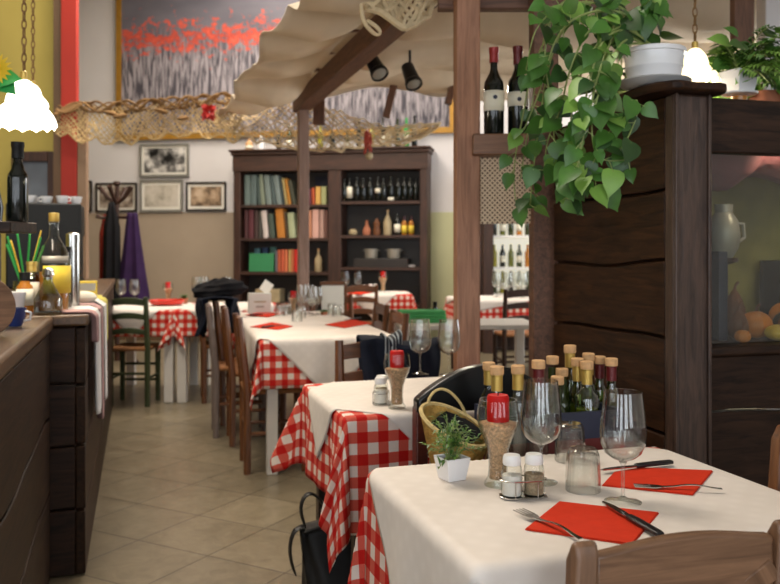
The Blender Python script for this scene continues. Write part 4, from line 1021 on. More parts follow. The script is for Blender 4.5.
def oil_bottle(label, px, ytop, D, body, fill, foil, lab=False, r=.028, group='corked bottles in the crate', z0=.6735):
    zt = H + (HY - ytop) / F * D; h = zt - z0; p = at(px, 300, D)
    t = thing('oil_bottle', label, 'bottle', (p.x, p.y, z0), SY, group)
    nr = .0125; sh = h - .104
    prof = [(r * .9, 0), (r, .006), (r, sh), (r * .9, sh + .012), (r * .55, sh + .026), (nr, sh + .038), (nr, h - .03)]
    MB().lathe(prof, 20).build('body', body, t)
    if fill: MB().lathe([(0, .005), (r * .9, .006), (r * .9, sh * .86), (0, sh * .86)], 16).build('oil', fill, t)
    if foil: MB().lathe([(nr + .002, h - .062), (nr + .002, h - .024), (nr + .0042, h - .022), (nr + .0042, h - .016)], 18).build('neck_foil', foil, t)
    MB().lathe([(.0165, h - .022), (.0175, h - .018), (.0175, h - .002), (.015, h), (0, h)], 18).build('stopper', 'cork', t, angle=50)
    if lab:
        m = MB(); m.grid(8, 1, lambda u, v: ((r + .001) * math.sin((u - .5) * 1.8), -(r + .001) * math.cos((u - .5) * 1.8), sh - .075 + .035 * v)); m.build('label', 'label_cream', t, solid=.0006)
    return t
oil_bottle('clear bottle with gold neck behind the red candle', 497, 366, 2.135, 'bright_glass', None, 'foil_gold', False, .030, 'clear bottles standing before the crate', .6605)
oil_bottle('cork-topped bottle just behind the gold-necked one at the crate end', 489, 362, 2.33, 'grey_glass', None, 'foil_gold', False, .026)
oil_bottle('clear bottle with gold neck between the candle and the wine glass', 518, 365, 2.15, 'bright_glass', None, 'foil_gold', False, .025, 'clear bottles standing before the crate', .6605)
oil_bottle('clear bottle with cork and dark red neck behind the wine glass', 538.5, 360, 2.155, 'bright_glass', None, 'foil_maroon', False, .026, 'clear bottles standing before the crate', .6605)
oil_bottle('dark bottle with pale cork at the middle of the crate', 557.5, 376, 2.26, 'bottle_olive', None, None, False, .024)
oil_bottle('dark bottle with pale cork behind the middle of the crate', 562, 368, 2.34, 'bottle_olive', None, None, False, .024)
oil_bottle('dark bottle standing at the rear edge with its cork alone showing', 552.5, 356, 2.36, 'bottle_olive', None, None, False, .020)
oil_bottle('tallest cork-topped bottle in the middle of the crate', 570, 345, 2.40, 'green_glass', 'oil_dark', 'foil_gold', False, .022)
oil_bottle('gold-necked bottle of green oil beside the tallest one', 577.5, 358, 2.33, 'green_glass', 'oil', 'foil_gold', False, .024)
oil_bottle('square-shouldered oil bottle with a small cream label', 587, 361, 2.29, 'green_glass', 'oil', 'foil_gold', True, .033)
oil_bottle('gold-capped bottle rising behind the labelled oil bottle', 588.5, 353, 2.405, 'green_glass', 'oil_dark', 'foil_gold', False, .021)
oil_bottle('cork bottle with dark red neck second from the crate end', 599.5, 356, 2.41, 'green_glass', 'oil_dark', 'foil_maroon', False, .022)
oil_bottle('cork bottle with dark red neck at the cabinet end of the crate', 611.5, 358, 2.35, 'green_glass', 'oil_dark', 'foil_maroon', False, .022)
# basket
def basket():
    c = sp(-.172, .0, .6605); t = thing('bread_basket', 'slanting wicker basket with a loop handle and dark lining', 'basket', tuple(c), SY)
    def rim(a): return .132 + .036 * math.sin(a) - .030 * math.cos(a)
    def f(u, v):
        a = 2 * math.pi * u; z = rim(a) * v; k = .62 + .40 * v
        wob = .0022 * math.sin(60 * a / 2 + (math.pi if int(v * 14) % 2 else 0))
        return ((.088 * k + wob) * math.cos(a), (.072 * k + wob) * math.sin(a), z + .0015)
    MB().grid(90, 14, f).build('body', 'wicker', t, solid=.005)
    MB().tube([(.0905 * math.cos(a), .0745 * math.sin(a), rim(a)) for a in [2 * math.pi * k / 40 for k in range(40)]], .006, 6, True).build('rim', 'wicker_pale', t)
    MB().lathe([(0, .0), (.058, .0), (.058, .006)], 20).build('bottom', 'wicker', t)
    def hp(a):
        b_ = math.pi / 2 + (a - math.pi / 2) * .42; return Vector((.0905 * math.cos(b_), .0745 * math.sin(b_), rim(b_) + .045 * math.sin(a) ** .7))
    MB().tube([hp(math.pi * k / 14) for k in range(15)], .004, 6).build('handle', 'wicker_pale', t)
    MB().grid(20, 8, lambda u, v: (.072 * (2 * u - 1) * math.sqrt(max(0, 1 - (2 * v - 1) ** 2)), .06 * (2 * v - 1), .118 + .03 * (2 * v - 1) + .008 * math.sin(14 * u + 5 * v))).build('lining', 'black_cloth', t, solid=.004)
basket()

# ------------------------------------------------------------------ black bag under table 2
def bag():
    p = Vector((-.175, 3.03, 0)); t = thing('shoulder_bag', 'black shoulder bag on the floor beneath the checked cloth point', 'bag', tuple(p), R(20))
    def f(u, v):
        a = 2 * math.pi * u; sx = math.copysign(abs(math.cos(a)) ** .6, math.cos(a)); sy = math.copysign(abs(math.sin(a)) ** .6, math.sin(a))
        k = (1 - .25 * v) * (1 - (max(0, .08 - v) / .08) ** 2 * .2); w_ = 1 + .05 * math.sin(7 * a + 5 * v)
        return (.125 * sx * k * w_ - .05 * v, .085 * sy * k * (1 - .5 * v) * w_, .002 + .27 * v + .01 * math.sin(3 * a) * v)
    m = MB().grid(36, 12, f); m.build('body', 'black_bag', t, solid=.006)
    m = MB().grid(10, 4, lambda u, v: (-.05 + .19 * (u - .5), .09 * (v - .5) * .9, .268 + .012 * math.sin(math.pi * u))); m.build('flap', 'black_bag', t, solid=.008)
    pts = [(-.13, -.02, .27), (-.165, -.03, .36), (-.13, -.03, .415), (-.08, -.02, .38), (-.03, .0, .28)]
    def ribbon(pts, w_):
        m = MB(); vs = []; fs = []
        for i, q in enumerate(pts): vs += [(q[0], q[1] - w_, q[2]), (q[0], q[1] + w_, q[2])]
        for i in range(len(pts) - 1): fs.append((2 * i, 2 * i + 1, 2 * i + 3, 2 * i + 2))
        m.add(vs, fs); return m
    ribbon(pts, .018).build('strap', 'black_bag', t, solid=.012, sub=2)
    ribbon([(-.16, .0, .10), (-.20, -.02, .20), (-.175, -.02, .30), (-.12, -.01, .26)], .02).build('strap', 'black_bag', t, solid=.012, sub=2)
bag()

# ------------------------------------------------------------------ bookcase
BX0, BX1 = wallx(243.5), wallx(431); BD = .36; BKW = BX1 - BX0; BKH = 2.50
KO = BW + BU * BX0 + Vector((-BU.y, BU.x, 0)) * (-BD - .016)       # front near-left corner, local y towards the wall
bk = thing('bookcase', 'tall dark carved double bookcase against the back wall', 'bookcase', tuple(KO), BA)
def bkx(px):      # pixel column -> local x on the front plane
    k = (px - CX) / F; q = KO; return (k * q.y - q.x) / (BU.x - k * BU.y)
def bkz(px, py):
    D = KO.y + bkx(px) * BU.y; return H + (HY - py) / F * D
st = .09; xm0, xm1 = bkx(328), bkx(341)
MB().b2((0, 0, 0), (st, BD, BKH - .08)).build('side_panel', 'bookcase_wood', bk, bevel=.006)
MB().b2((BKW - st, 0, 0), (BKW, BD, BKH - .08)).build('side_panel', 'bookcase_wood', bk, bevel=.006)
MB().b2((xm0, 0, 0), (xm1, BD - .021, BKH - .08)).build('divider', 'bookcase_wood', bk, bevel=.006)
MB().b2((st, BD - .02, 0), (BKW - st, BD, BKH - .08)).build('back_panel', 'black_frame', bk)
ft = bkz(285, 171); MB().b2((-.01, -.012, ft), (BKW + .01, BD - .022, BKH - .075)).build('frieze', 'bookcase_shelf', bk, bevel=.006)
m = MB(); m.b2((-.05, -.06, BKH - .03), (BKW + .05, BD - .001, BKH)).b2((-.03, -.035, BKH - .075), (BKW + .03, BD - .001, BKH - .03)); m.build('cornice', 'bookcase_shelf', bk, bevel=.012)
MB().b2((-.015, -.02, 0), (BKW + .015, 0, .12)).build('plinth', 'bookcase_shelf', bk, bevel=.006)
SHL = [bkz(285, y) for y in (204.5, 238, 272)]; SHR = [bkz(380, y) for y in (201, 235, 267.5)]
for z in SHL + [.55]: MB().b2((st, .012, z - .035), (xm0, BD - .021, z)).build('shelf', 'bookcase_shelf', bk)
for z in SHR + [.55]: MB().b2((xm1, .012, z - .035), (BKW - st, BD - .021, z)).build('shelf', 'bookcase_shelf', bk)
def kp(x, y, z): return tuple(KO + BU * x + Vector((-BU.y, BU.x, 0)) * y + Vector((0, 0, z)))
pm('page', (214, 204, 180), .9)
def book(label, px0, px1, z, h, col, lean=0., depth=.20, y=.05, group=None):
    if 'bk%s' % (col,) not in MATS: pm('bk%s' % (col,), col, .7, 0, .1, 6)
    w = (px1 - px0) * .0118; x = bkx((px0 + px1) / 2)
    o = bpy.data.objects.new('book', None); COL.objects.link(o); o.location = kp(x, y, z); o.rotation_euler = (0, R(lean), BA)
    m = MB(); t = .004
    m.b2((-w / 2, 0, 0), (-w / 2 + t, depth, h)).b2((w / 2 - t, 0, 0), (w / 2, depth, h))
    n = 6; poly = [(-w / 2 + w * k / n, -.006 * math.sin(math.pi * k / n)) for k in range(n + 1)] + [(w / 2, .004), (-w / 2, .004)]
    m.prism(poly, 0, h, 'z'); m.build('cover', 'bk%s' % (col,), o)
    MB().b2((-w / 2 + t, .004, .005), (w / 2 - t, depth - .005, h - .006)).build('pages', 'page', o)
    o.location.z += abs(math.sin(R(lean))) * w / 2
    return tag(o, label, 'book', group)
G1, G2, G3 = 'books on the top shelf', 'books on the middle shelf', 'books on the lower shelf'
row = [(243, 249, .385, (92, 106, 102), 0), (249, 255.5, .385, (84, 98, 96), 0), (256.5, 260, .36, (60, 74, 70), -3), (260, 264, .385, (116, 124, 106), -5), (265, 271, .375, (108, 120, 116), -6), (271.5, 275, .37, (70, 84, 84), -7), (275.5, 281, .372, (112, 124, 122), -8), (281, 284, .35, (44, 56, 54), -8), (284.5, 286.5, .34, (170, 150, 96), -9), (287, 290, .33, (168, 112, 36), -9), (290.5, 294.5, .31, (60, 60, 44), -10)]
COLN = ['grey-green tall hardback', 'grey-teal tall hardback', 'dark teal slim book', 'olive grey leaning book', 'grey-green leaning hardback', 'slate leaning book', 'pale slate leaning hardback', 'dark green slim leaning book', 'thin cream leaning book', 'thin amber leaning book', 'dark olive leaning book']
for i, (a, b, h, c, l) in enumerate(row): book(COLN[i] + ', ' + ORD[i] + ' from the wall end of the top shelf', a, b, SHL[0], h, c, l, group=G1)
for i, (a, b, h, c, n_) in enumerate([(308, 310.5, .20, (90, 36, 50), 'maroon'), (311, 314, .21, (172, 76, 40), 'rust'), (314.5, 319.5, .225, (206, 160, 84), 'sand yellow'), (320, 325.5, .225, (158, 160, 112), 'sage')]):
    book('small ' + n_ + ' book beyond the slim post on the top shelf', a, b, SHL[0], h, c, -2 if i < 2 else 0, group=G1)
book('tall navy book behind the small ones on the top shelf', 309, 326, SHL[0], .37, (26, 32, 52), 0, .03, .26, G1)
row = [(243, 246.5, .36, (70, 36, 38), 'dark brown'), (247, 252.5, .365, (86, 38, 44), 'maroon'), (253, 257, .35, (64, 44, 40), 'umber'), (257.5, 260.5, .34, (70, 66, 60), 'grey-brown'), (262, 267.5, .35, (196, 182, 176), 'white'), (268.5, 274, .31, (64, 76, 66), 'dark green'), (276, 284.5, .375, (178, 112, 38), 'thick orange'), (285, 287, .33, (80, 62, 40), 'dark brown slim'), (288, 294.5, .32, (160, 166, 130), 'pale sage')]
for i, (a, b, h, c, n_) in enumerate(row): book(n_ + ' book, ' + ORD[i] + ' from the wall end of the middle shelf', a, b, SHL[1], h, c, 0 if i < 4 else -5, group=G2)
for i, (a, b, h, c, n_) in enumerate([(307.5, 310.5, .35, (190, 128, 96), 'peach'), (311, 318, .36, (206, 160, 146), 'broad pink'), (318.5, 323, .355, (176, 140, 128), 'dusty rose'), (323.5, 326.5, .35, (110, 76, 66), 'brown rose')]):
    book(n_ + ' book beyond the slim post on the middle shelf', a, b, SHL[1], h, c, 0, group=G2)
o = MB().b2((-.165, 0, 0), (.165, .06, .235)).build('box_file', 'green_cloth', None, bevel=.006); MATS['green_file'] = pm('green_file', (46, 122, 76), .5, 0, .06, 6); o.data.materials[0] = MATS['green_file']
o.location = kp(bkx(260), .04, SHL[2]); o.rotation_euler = (R(-5), 0, BA); tag(o, 'bright green box file standing on the lower bookshelf', 'box file')
for i, (dx, c, n_) in enumerate(((-.10, (70, 110, 120), 'teal'), (.0, (40, 62, 96), 'blue'), (.09, (70, 110, 104), 'sea green'))):
    book(n_ + ' tall book behind the green box file', 250 + i * 8, 256 + i * 8, SHL[2], .30 + .008 * i, c, 0, .05, .16, G3)
row = [(274, 276, .27, (110, 104, 110), 'grey slim'), (276.5, 279.5, .28, (176, 84, 52), 'rust'), (280, 283, .285, (196, 92, 60), 'orange red'), (283.5, 286.5, .28, (206, 112, 72), 'salmon'), (287.5, 289.5, .285, (196, 160, 96), 'straw yellow slim'), (290, 292.5, .28, (190, 104, 62), 'copper'), (293, 298.5, .285, (196, 40, 30), 'bright red')]
for i, (a, b, h, c, n_) in enumerate(row): book(n_ + ' book on the lower shelf beside the green box file', a, b, SHL[2], h, c, 0, group=G3)
t = thing('ceramic_flask', 'pale stoneware flask on the lower bookshelf beyond the slim post', 'flask', kp(bkx(316), .12, SHL[2]))
MB().lathe([(.045, 0), (.05, .01), (.05, .15), (.03, .20), (.014, .225), (.014, .27)], 18).build('body', 'stoneware', t); MB().lathe([(.012, .27), (.013, .295), (0, .295)], 10).build('stopper', 'cork', t)
o = MB().b2((-.16, 0, 0), (.16, .25, .17)).build('storage_box', 'stoneware', None, bevel=.006); o.location = kp(bkx(266), .05, .551); o.rotation_euler = (0, 0, BA); tag(o, 'plain greyish box on the bottom bookshelf', 'box')
# wine bottles on the top shelf of the other half
bws = [(342.5, .29, None), (348, .30, 'label_cream'), (355, .31, None), (361.5, .29, None), (368.5, .30, None), (376.5, .31, 'label_cream'), (382, .29, None), (389.5, .31, 'label_cream'), (397, .29, None), (403, .30, None), (409, .29, None), (414.5, .28, None)]
wproto = None
for i, (px, h, lb) in enumerate(bws):
    lab = ('white-labelled ' if lb else 'plain dark ') + 'wine bottle, ' + ORD[i] + ' from the middle upright of the bookcase'
    wine_bottle('wine_bottle', lab, kp(bkx(px), .10, SHR[0]), .036, h, 'bottle_dark', None, lb, (.15, .62) if px == 348 else ((.34, .52) if px < 380 else (.02, .16)), 14, 'wine bottles on the bookcase')
def pot_thing(name, label, cat, px, z, prof, mat, lid=None, group=None, y=.12):
    t = thing(name, label, cat, kp(bkx(px), y, z), 0, group); MB().lathe(prof, 18).build('body', mat, t)
    if lid: MB().lathe(lid[0], 14).build('stopper', lid[1], t)
    return t
pot_thing('clay_pot', 'low tan pot at the inner end of the second bookcase shelf', 'pot', 351, SHR[1], [(.04, 0), (.055, .02), (.055, .05), (.03, .07), (.034, .08)], 'stoneware')
pot_thing('clay_bottle', 'pear-shaped reddish clay bottle on the bookcase', 'bottle', 365, SHR[1], [(.045, 0), (.052, .03), (.045, .08), (.02, .13), (.015, .18), (.018, .185)], 'clay')
pot_thing('gourd_flask', 'double-bellied brown flask on the bookcase beside the red clay one', 'flask', 375, SHR[1], [(.04, 0), (.052, .05), (.035, .105), (.04, .13), (.042, .155), (.02, .19), (.016, .21)], 'gourd_brown')
pot_thing('ceramic_flask', 'tall pointed ochre flask on the second bookcase shelf', 'flask', 386, SHR[1], [(.05, 0), (.054, .02), (.052, .16), (.035, .21), (.014, .255), (.012, .30)], 'stoneware', ([(.014, .30), (.014, .315), (0, .315)], 'cork'))
t = wine_bottle('liqueur_bottle', 'square dark bottle with white label on the second bookcase shelf', kp(bkx(396), .10, SHR[1]), .038, .27, 'bottle_dark', None, 'label_cream', (.12, .5), 14)
for i, px in enumerate((403, 410)):
    wine_bottle('liqueur_bottle', ['yellow liqueur bottle beside the white-labelled square bottle', 'yellow liqueur bottle at the outer end of its shelf'][i], kp(bkx(px), .10, SHR[1]), .034, .235, 'amber', 'wine_dark', 'label_yellow', (.1, .5), 14, 'yellow liqueur bottles', foil_h=.22)
o = MB().b2((-.34, 0, 0), (.34, .22, .11)).build('wooden_trivet', 'black_frame', None, bevel=.004); o.location = kp(bkx(380), .06, SHR[2]); o.rotation_euler = (0, 0, BA); tag(o, 'low black riser under the two grey stockpots', 'riser')
for i, px in enumerate((368.5, 391.5)):
    t = thing('stockpot', ['grey enamel pot on the riser, inner one', 'grey enamel pot on the riser, outer one beside the bare shelf end'][i], 'pot', kp(bkx(px), .17, SHR[2] + .112), BA, 'grey pots on the bookcase')
    MB().lathe([(.075, 0), (.082, .01), (.082, .115), (.086, .12), (.078, .12), (.076, .02), (0, .015)], 20).build('body', 'pan_grey', t)
    for s in (-1, 1): MB().tube([(s * .08, -.02, .10), (s * .105, -.02, .10), (s * .105, .02, .10), (s * .08, .02, .10)], .005, 6).build('handle', 'pan_grey', t)
t = thing('saucer_stack', 'little stack of pale saucers at the outer shelf end', 'saucers', kp(bkx(410), .12, SHR[2])); MB().lathe([(.03, 0), (.055, .012), (.055, .016), (.032, .018), (.056, .03), (.056, .034), (0, .03)], 18).build('body', 'ceramic_white', t)
o = MB().ball((0, 0, .022), .022).build('paper_ball', 'ceramic_white'); o.location = kp(bkx(421), .06, SHR[2]); tag(o, 'small white ball at the outer end of the lower bookcase shelf', 'ball')
# bottles and jars on top of the bookcase
TOPZ = BKH
tops = [(246, .16, 'cork', 'squat corked jar'), (258, .20, 'ceramic_white', 'white jar'), (276, .26, 'bottle_dark', 'dark bottle'), (287, .30, 'bottle_olive', 'olive bottle'), (318, .30, 'oil', 'oil bottle'), (330, .24, 'bottle_dark', 'stubby dark bottle'), (345, .22, 'bottle_olive', 'small olive bottle'), (357, .36, 'bottle_dark', 'tall dark bottle'), (370, .30, 'oil', 'yellowish oil bottle'), (381, .38, 'bottle_dark', 'dark slender bottle'), (387, .28, 'stoneware', 'pale stoneware bottle'), (396, .36, 'bottle_olive', 'slim green bottle'), (405, .37, 'straw_green', 'bright green bottle'), (413, .40, 'bottle_dark', 'tallest dark bottle')]
for i, (px, h, mt, n_) in enumerate(tops):
    wine_bottle('bottle', n_ + ' on top of the bookcase, ' + ORD[i] + ' from its picture side', kp(bkx(px), .12, TOPZ), .036 if h > .2 else .05, h, mt, None, 'label_cream' if i % 3 == 0 else None, (.15, .4), 12, 'bottles on top of the bookcase')

# ------------------------------------------------------------------ coat stand and coats
CS = Vector(((117 - CX) / F * 9.2, 9.2, 0)); cz = lambda py: H + (HY - py) / F * 9.2
t = thing('coat_stand', 'wooden coat stand with upward curling arms hung with coats', 'coat stand', tuple(CS))
MB().lathe([(.03, .03), (.026, 1.0), (.024, cz(186)), (.04, cz(184)), (.035, cz(181.5)), (0, cz(181))], 14).build('pole', 'bookcase_wood', t)
for k in range(4):
    a = R(45 + 90 * k + 20); dv = Vector((math.cos(a), math.sin(a), 0))
    MB().tube([dv * .02 + Vector((0, 0, .15)), dv * .15 + Vector((0, 0, .13)), dv * .28 + Vector((0, 0, .03))], .02, 8).build('foot', 'bookcase_wood', t)
for k, (dx, dy) in enumerate(((-.17, -.06), (.17, -.05), (.03, .18), (-.02, -.18))):
    MB().tube([(0, 0, cz(204)), (dx * .5, dy * .5, cz(198)), (dx * .9, dy * .9, cz(190)), (dx, dy, cz(187))], [.02, .02, .024, .03], 8).build('arm', 'bookcase_wood', t)
for s in (-1, 1): MB().tube([(0, 0, cz(217)), (s * .15, -.05, cz(218)), (s * .20, -.07, cz(216))], [.016, .018, .026], 8).build('peg', 'bookcase_wood', t)
def coat(name, label, px0, px1, py0, py1, mat, dy, seed, taper=1.0):
    x0, x1 = (px0 - CX) / F * (9.2 + dy), (px1 - CX) / F * (9.2 + dy); xc = (x0 + x1) / 2; w = (x1 - x0) / 2; z0, z1 = cz(py1), cz(py0)
    rnd = random.Random(seed); p = rnd.uniform(0, 6)
    def f(u, v):
        a = 2 * math.pi * u; k = (.35 + .65 * min(1, v / (.25 if taper < 1.12 else .95))) * (1 + (taper - 1) * v)
        return (w * k * math.cos(a) * (1 + .06 * math.sin(5 * a + p)), (.07 + .03 * v) * k * math.sin(a) * (1 + .25 * math.sin(6 * a + p)), (z1 - z0) * (1 - v) + .02 * math.sin(3 * a + p) * v)
    o = MB().grid(32, 16, f).build(name, mat, None, solid=.006); o.location = (xc, 9.2 + dy, z0); return tag(o, label, 'coat', 'coats on the stand')
coat('coat', 'purple garment hanging from the coat stand', 118, 146, 213, 300, 'purple_cloth', -.12, 1, 1.15)
coat('coat', 'long black coat hanging from the coat stand', 104, 119, 203, 305, 'black_cloth', -.18, 2, 1.1)
coat('coat', 'rusty red garment behind the black coat on the stand', 100, 112, 214, 290, 'red_cloth', .05, 3)

# ------------------------------------------------------------------ jacket, scarf
def draped(name, label, cat, c, yaw, w, hf, hb, mat, thick=.05, seed=1, bulge=.03, top=.0):
    """cloth folded over a chair back: front flap hf, rear flap hb long"""
    rnd = random.Random(seed); p = [rnd.uniform(0, 6) for _ in range(4)]
    def f(u, v):
        x = (u - .5) * w; s = v * (hf + hb) - hf
        wv = bulge * (math.sin(9 * u + p[0]) * .5 + math.sin(17 * u + p[1] + 3 * v) * .4) + .5 * bulge * math.sin(11 * v + 5 * u + p[2])
        if abs(s) < thick: y = s; z = .012 - .012 * (s / thick) ** 2
        else: y = math.copysign(thick, s); z = -(abs(s) - thick)
        edge = .025 * math.sin(13 * u + p[3]) * min(1, abs(s) / .1)
        return (x * (1 + .06 * math.sin(6 * v + p[1])), y + math.copysign(max(0, wv + .6 * bulge), s if abs(s) > 1e-3 else 1) * min(1, abs(s) / thick), z + edge * .5 + top + .015 * math.sin(5 * u + p[0]))
    o = MB().grid(40, 40, f).build(name, mat, None, solid=.008); o.location = tuple(c); o.rotation_euler = (0, 0, yaw); return tag(o, label, cat)
draped('jacket', 'dark navy jacket bunched over a chair at the long table', 'jacket', (-1.245, 6.13, .885), Y3 + math.pi / 2, .46, .30, .32, 'navy_cloth', .07, 3, .05)
def heap(u, v):
    a = 2 * math.pi * u; th = math.pi * v; k = 1 + .10 * math.sin(3 * a + 2 * th) + .07 * math.sin(7 * a - 4 * th + 1) + .05 * math.sin(11 * th + 2 * a)
    return (.185 * math.sin(th) * math.cos(a) * k, .12 * math.sin(th) * math.sin(a) * k, .06 - .07 * math.cos(th) * k)
jk = MB().grid(40, 24, heap)
o = jk.build('folded_coat', 'black_cloth', None); o.location = (-1.225, 6.14, .895); o.rotation_euler = (0, R(-8), .3); tag(o, 'black coat heaped on top of the navy jacket by the long table', 'coat')
draped('scarf', 'dark navy scarf bundled over the chair at the second table', 'scarf', (.035, 3.655, .855), Y2 * .6, .33, .22, .26, 'navy_cloth', .045, 8, .03)
draped('scarf', 'black and white striped scarf end hanging over the dark scarf', 'scarf', (.005, 3.65, .872), Y2 * .6, .075, .20, .2, 'striped_scarf', .055, 12, .012)

# ------------------------------------------------------------------ things on the long table and far tables
def on3(px, py, z=TZ): return tuple(gnd(px, py, z))
napkin('red napkin at the nearest place on the aisle side of the long table', [(250, 327), (272, 322.5), (293, 326.5), (278, 330)], TZ + .006)
napkin('red napkin at the second place on the aisle side of the long table', [(245, 315), (262, 312), (282, 313.5), (268, 317)], TZ + .006)
napkin('red napkin at the inner side of the long table, near end', [(325, 325), (352, 319.5), (372, 323.5), (345, 328)], TZ + .006)
cutlery('knife', 'black handled knife on the nearest red napkin of the long table', (284, 325), (262, 328), TZ + .011)
cutlery('knife', 'black handled knife on the second red napkin of the long table', (275, 313.5), (250, 315.5), TZ + .011)
cutlery('knife', 'black handled knife on the inner napkin of the long table', (344, 320.5), (361, 318.5), TZ + .011)
t = thing('menu_holder', 'white cardboard box standing at the aisle edge of the long table', 'box', tuple(gnd(260, 313.6, TZ)), Y3)
MB().b2((-.085, 0, 0), (.085, .09, .155)).build('body', 'card_box', t, bevel=.004); MB().b2((-.045, -.0025, .085), (.045, -.0005, .095)).build('print', 'stoneware', t); MB().b2((-.03, -.0025, .045), (.03, -.0005, .06)).build('print', 'pan_grey', t)
o = MB().b2((-.04, -.0015, -.045), (.04, .0015, .045)).build('paper_slip', 'card_white'); o.location = tuple(Vector(gnd(266, 313.4, TZ)) + Vector((0, .03, .200))); o.rotation_euler = (R(-15), R(35), Y3); tag(o, 'white paper slip sticking up behind the white box', 'paper')
t = thing('menu_board', 'upright white board with a brown top rail at the far end of the long table', 'menu board', tuple(gnd(333, 313.2, TZ)), Y3)
MB().b2((-.085, 0, 0), (.085, .02, .215)).build('panel', 'card_white', t); MB().b2((-.095, -.008, .215), (.095, .028, .242)).build('top_rail', 'chair_wood_x', t, bevel=.003)
p = Vector(gnd(293.5, 314, TZ)); dup(cj, 'red candle in a jar of grains on the long middle table', tuple(p), scale=.9)
for px, py, lab, s in ((302, 314, 'behind the candle', 1), (309, 313.6, 'next to the white board', 1), (312, 316, 'in front of the white board', .95), (317, 314.5, 'beside the green sprig', .95)):
    dup(wg, 'wine glass on the long table ' + lab, on3(px, py), scale=s)
for px, py, lab in ((297, 322, 'centre of the near end'), (301, 318, 'just behind the centre one'), (280, 316, 'beside the white box'), (287, 315, 'between white box and candle'), (337, 316.5, 'on the inner side'), (332, 314.5, 'on the inner side, nearer the white board')):
    dup(tb, 'upturned tumbler on the long table, ' + lab, on3(px, py), group='upturned tumblers')
t = thing('potted_plant', 'low green sprig in a small bowl on the long table', 'plant', on3(324, 315)); MB().lathe([(.02, 0), (.03, .025), (.026, .025), (0, .02)], 14).build('bowl', 'clay', t)
m = MB(); rnd = random.Random(3)
for k in range(40):
    a = rnd.uniform(0, 6.28); leaf_blade(m, Vector((0, 0, .02)), Vector((math.cos(a), math.sin(a), rnd.uniform(.1, .8))), Vector((0, 0, 1)), rnd.uniform(.03, .07), .012)
m.build('leaves', 'leaf', t)
dup(cd1, 'small cruet caddy on the long table beside the red candle', on3(286.5, 314), .3, scale=.9)
# table 4
def on4(px, py): return tuple(gnd(px, py, TZ))
for px, lab in ((345.5, 'further from the white shaker jar'), (358, 'closer to the white shaker jar')): dup(wg, 'wine glass on the table before the bookcase, ' + lab, on4(px, 292), scale=1.05)
napkin('red napkin on the small table before the bookcase', [(343, 293), (358, 291.7), (372, 292.5), (360, 294.6)], TZ + .004)
dup(cj, 'red candle jar on the small table before the bookcase', on4(383, 292), scale=1.2)
dup(tb, 'upturned tumbler on the small table before the bookcase', on4(366, 292.2)); dup(cd1, 'cruet caddy on the small table before the bookcase', on4(373, 292.6), .2, scale=1.1)
p, th = chair_at((-.30, 8.78), Y4, 'away'); dup(ca, 'brown chair pulled up to the small table before the bookcase', p, th)
# tables 5
for px, lab in ((121, 'wine glass above the green chair, nearer the coats'), (134.5, 'wine glass above the green chair, nearer the red plate')): dup(wg, lab, tuple(gnd(px, 304, TZ)), scale=1.0)
t = thing('platter', 'round red platter on the table behind the green chair', 'plate', tuple(gnd(167, 305, TZ + .003)))
MB().lathe([(.09, 0), (.14, .012), (.152, .045), (.146, .045), (.13, .018), (0, .012)], 32).build('body', 'red_plate', t)
dup(cj, 'red candle jar standing behind the red platter', tuple(gnd(168, 303.6, TZ)), scale=1.0)
sp_ = thing('potted_plant', 'small green herb pot behind the red platter', 'plant', tuple(gnd(184, 303.6, TZ))); MB().lathe([(.03, 0), (.04, .05), (.034, .05), (0, .045)], 14).build('pot', 'clay', sp_)
m = MB()
for k in range(40):
    a = rnd.uniform(0, 6.28); leaf_blade(m, Vector((0, 0, .04)), Vector((math.cos(a), math.sin(a), rnd.uniform(.3, 1.4))), Vector((0, 0, 1)), rnd.uniform(.04, .09), .016)
m.build('leaves', 'leaf', sp_)
for px, lab in ((197, 'wine glass beside the chair post near the jacket'), (203.5, 'wine glass on the aisle side of the jacket'), (227, 'wine glass rising behind the navy jacket')): dup(wg, lab, tuple(gnd(px, 304 if px < 220 else 303.6, TZ + .001)), scale=1.1)
# folded green cloth and small bottle on the bare white table
t = thing('folded_cloth', 'folded green tablecloth on the bare white table', 'cloth', tuple(gnd(421, 322, .7505)), R(3))
m = MB()
for k in range(4): m.b2((-.17 + .004 * k, -.085, .0 + .021 * k), (.17 - .003 * k, .085, .0195 + .021 * k))
m.build('folds', 'green_cloth', t, bevel=.007)
o = MB().b2((-.06, -.06, 0), (.06, .06, .03)).build('folded_cloth', 'white_cloth', None, bevel=.01); o.location = tuple(gnd(398, 318.5, .7505) + Vector((.12, .05, 0)) * 0); o.location.x = max(o.location.x, .13); o.rotation_euler = (0, 0, .3); o.location.z = .751; o.location.y = 5.9; tag(o, 'white folded napkin beside the green cloth on the white table', 'cloth')
wine_bottle('small_bottle', 'tiny dark bottle beside the green cloth on the white table', tuple(gnd(435, 318.5, .7505)), .018, .12, 'bottle_dark', None, None, seg=12)
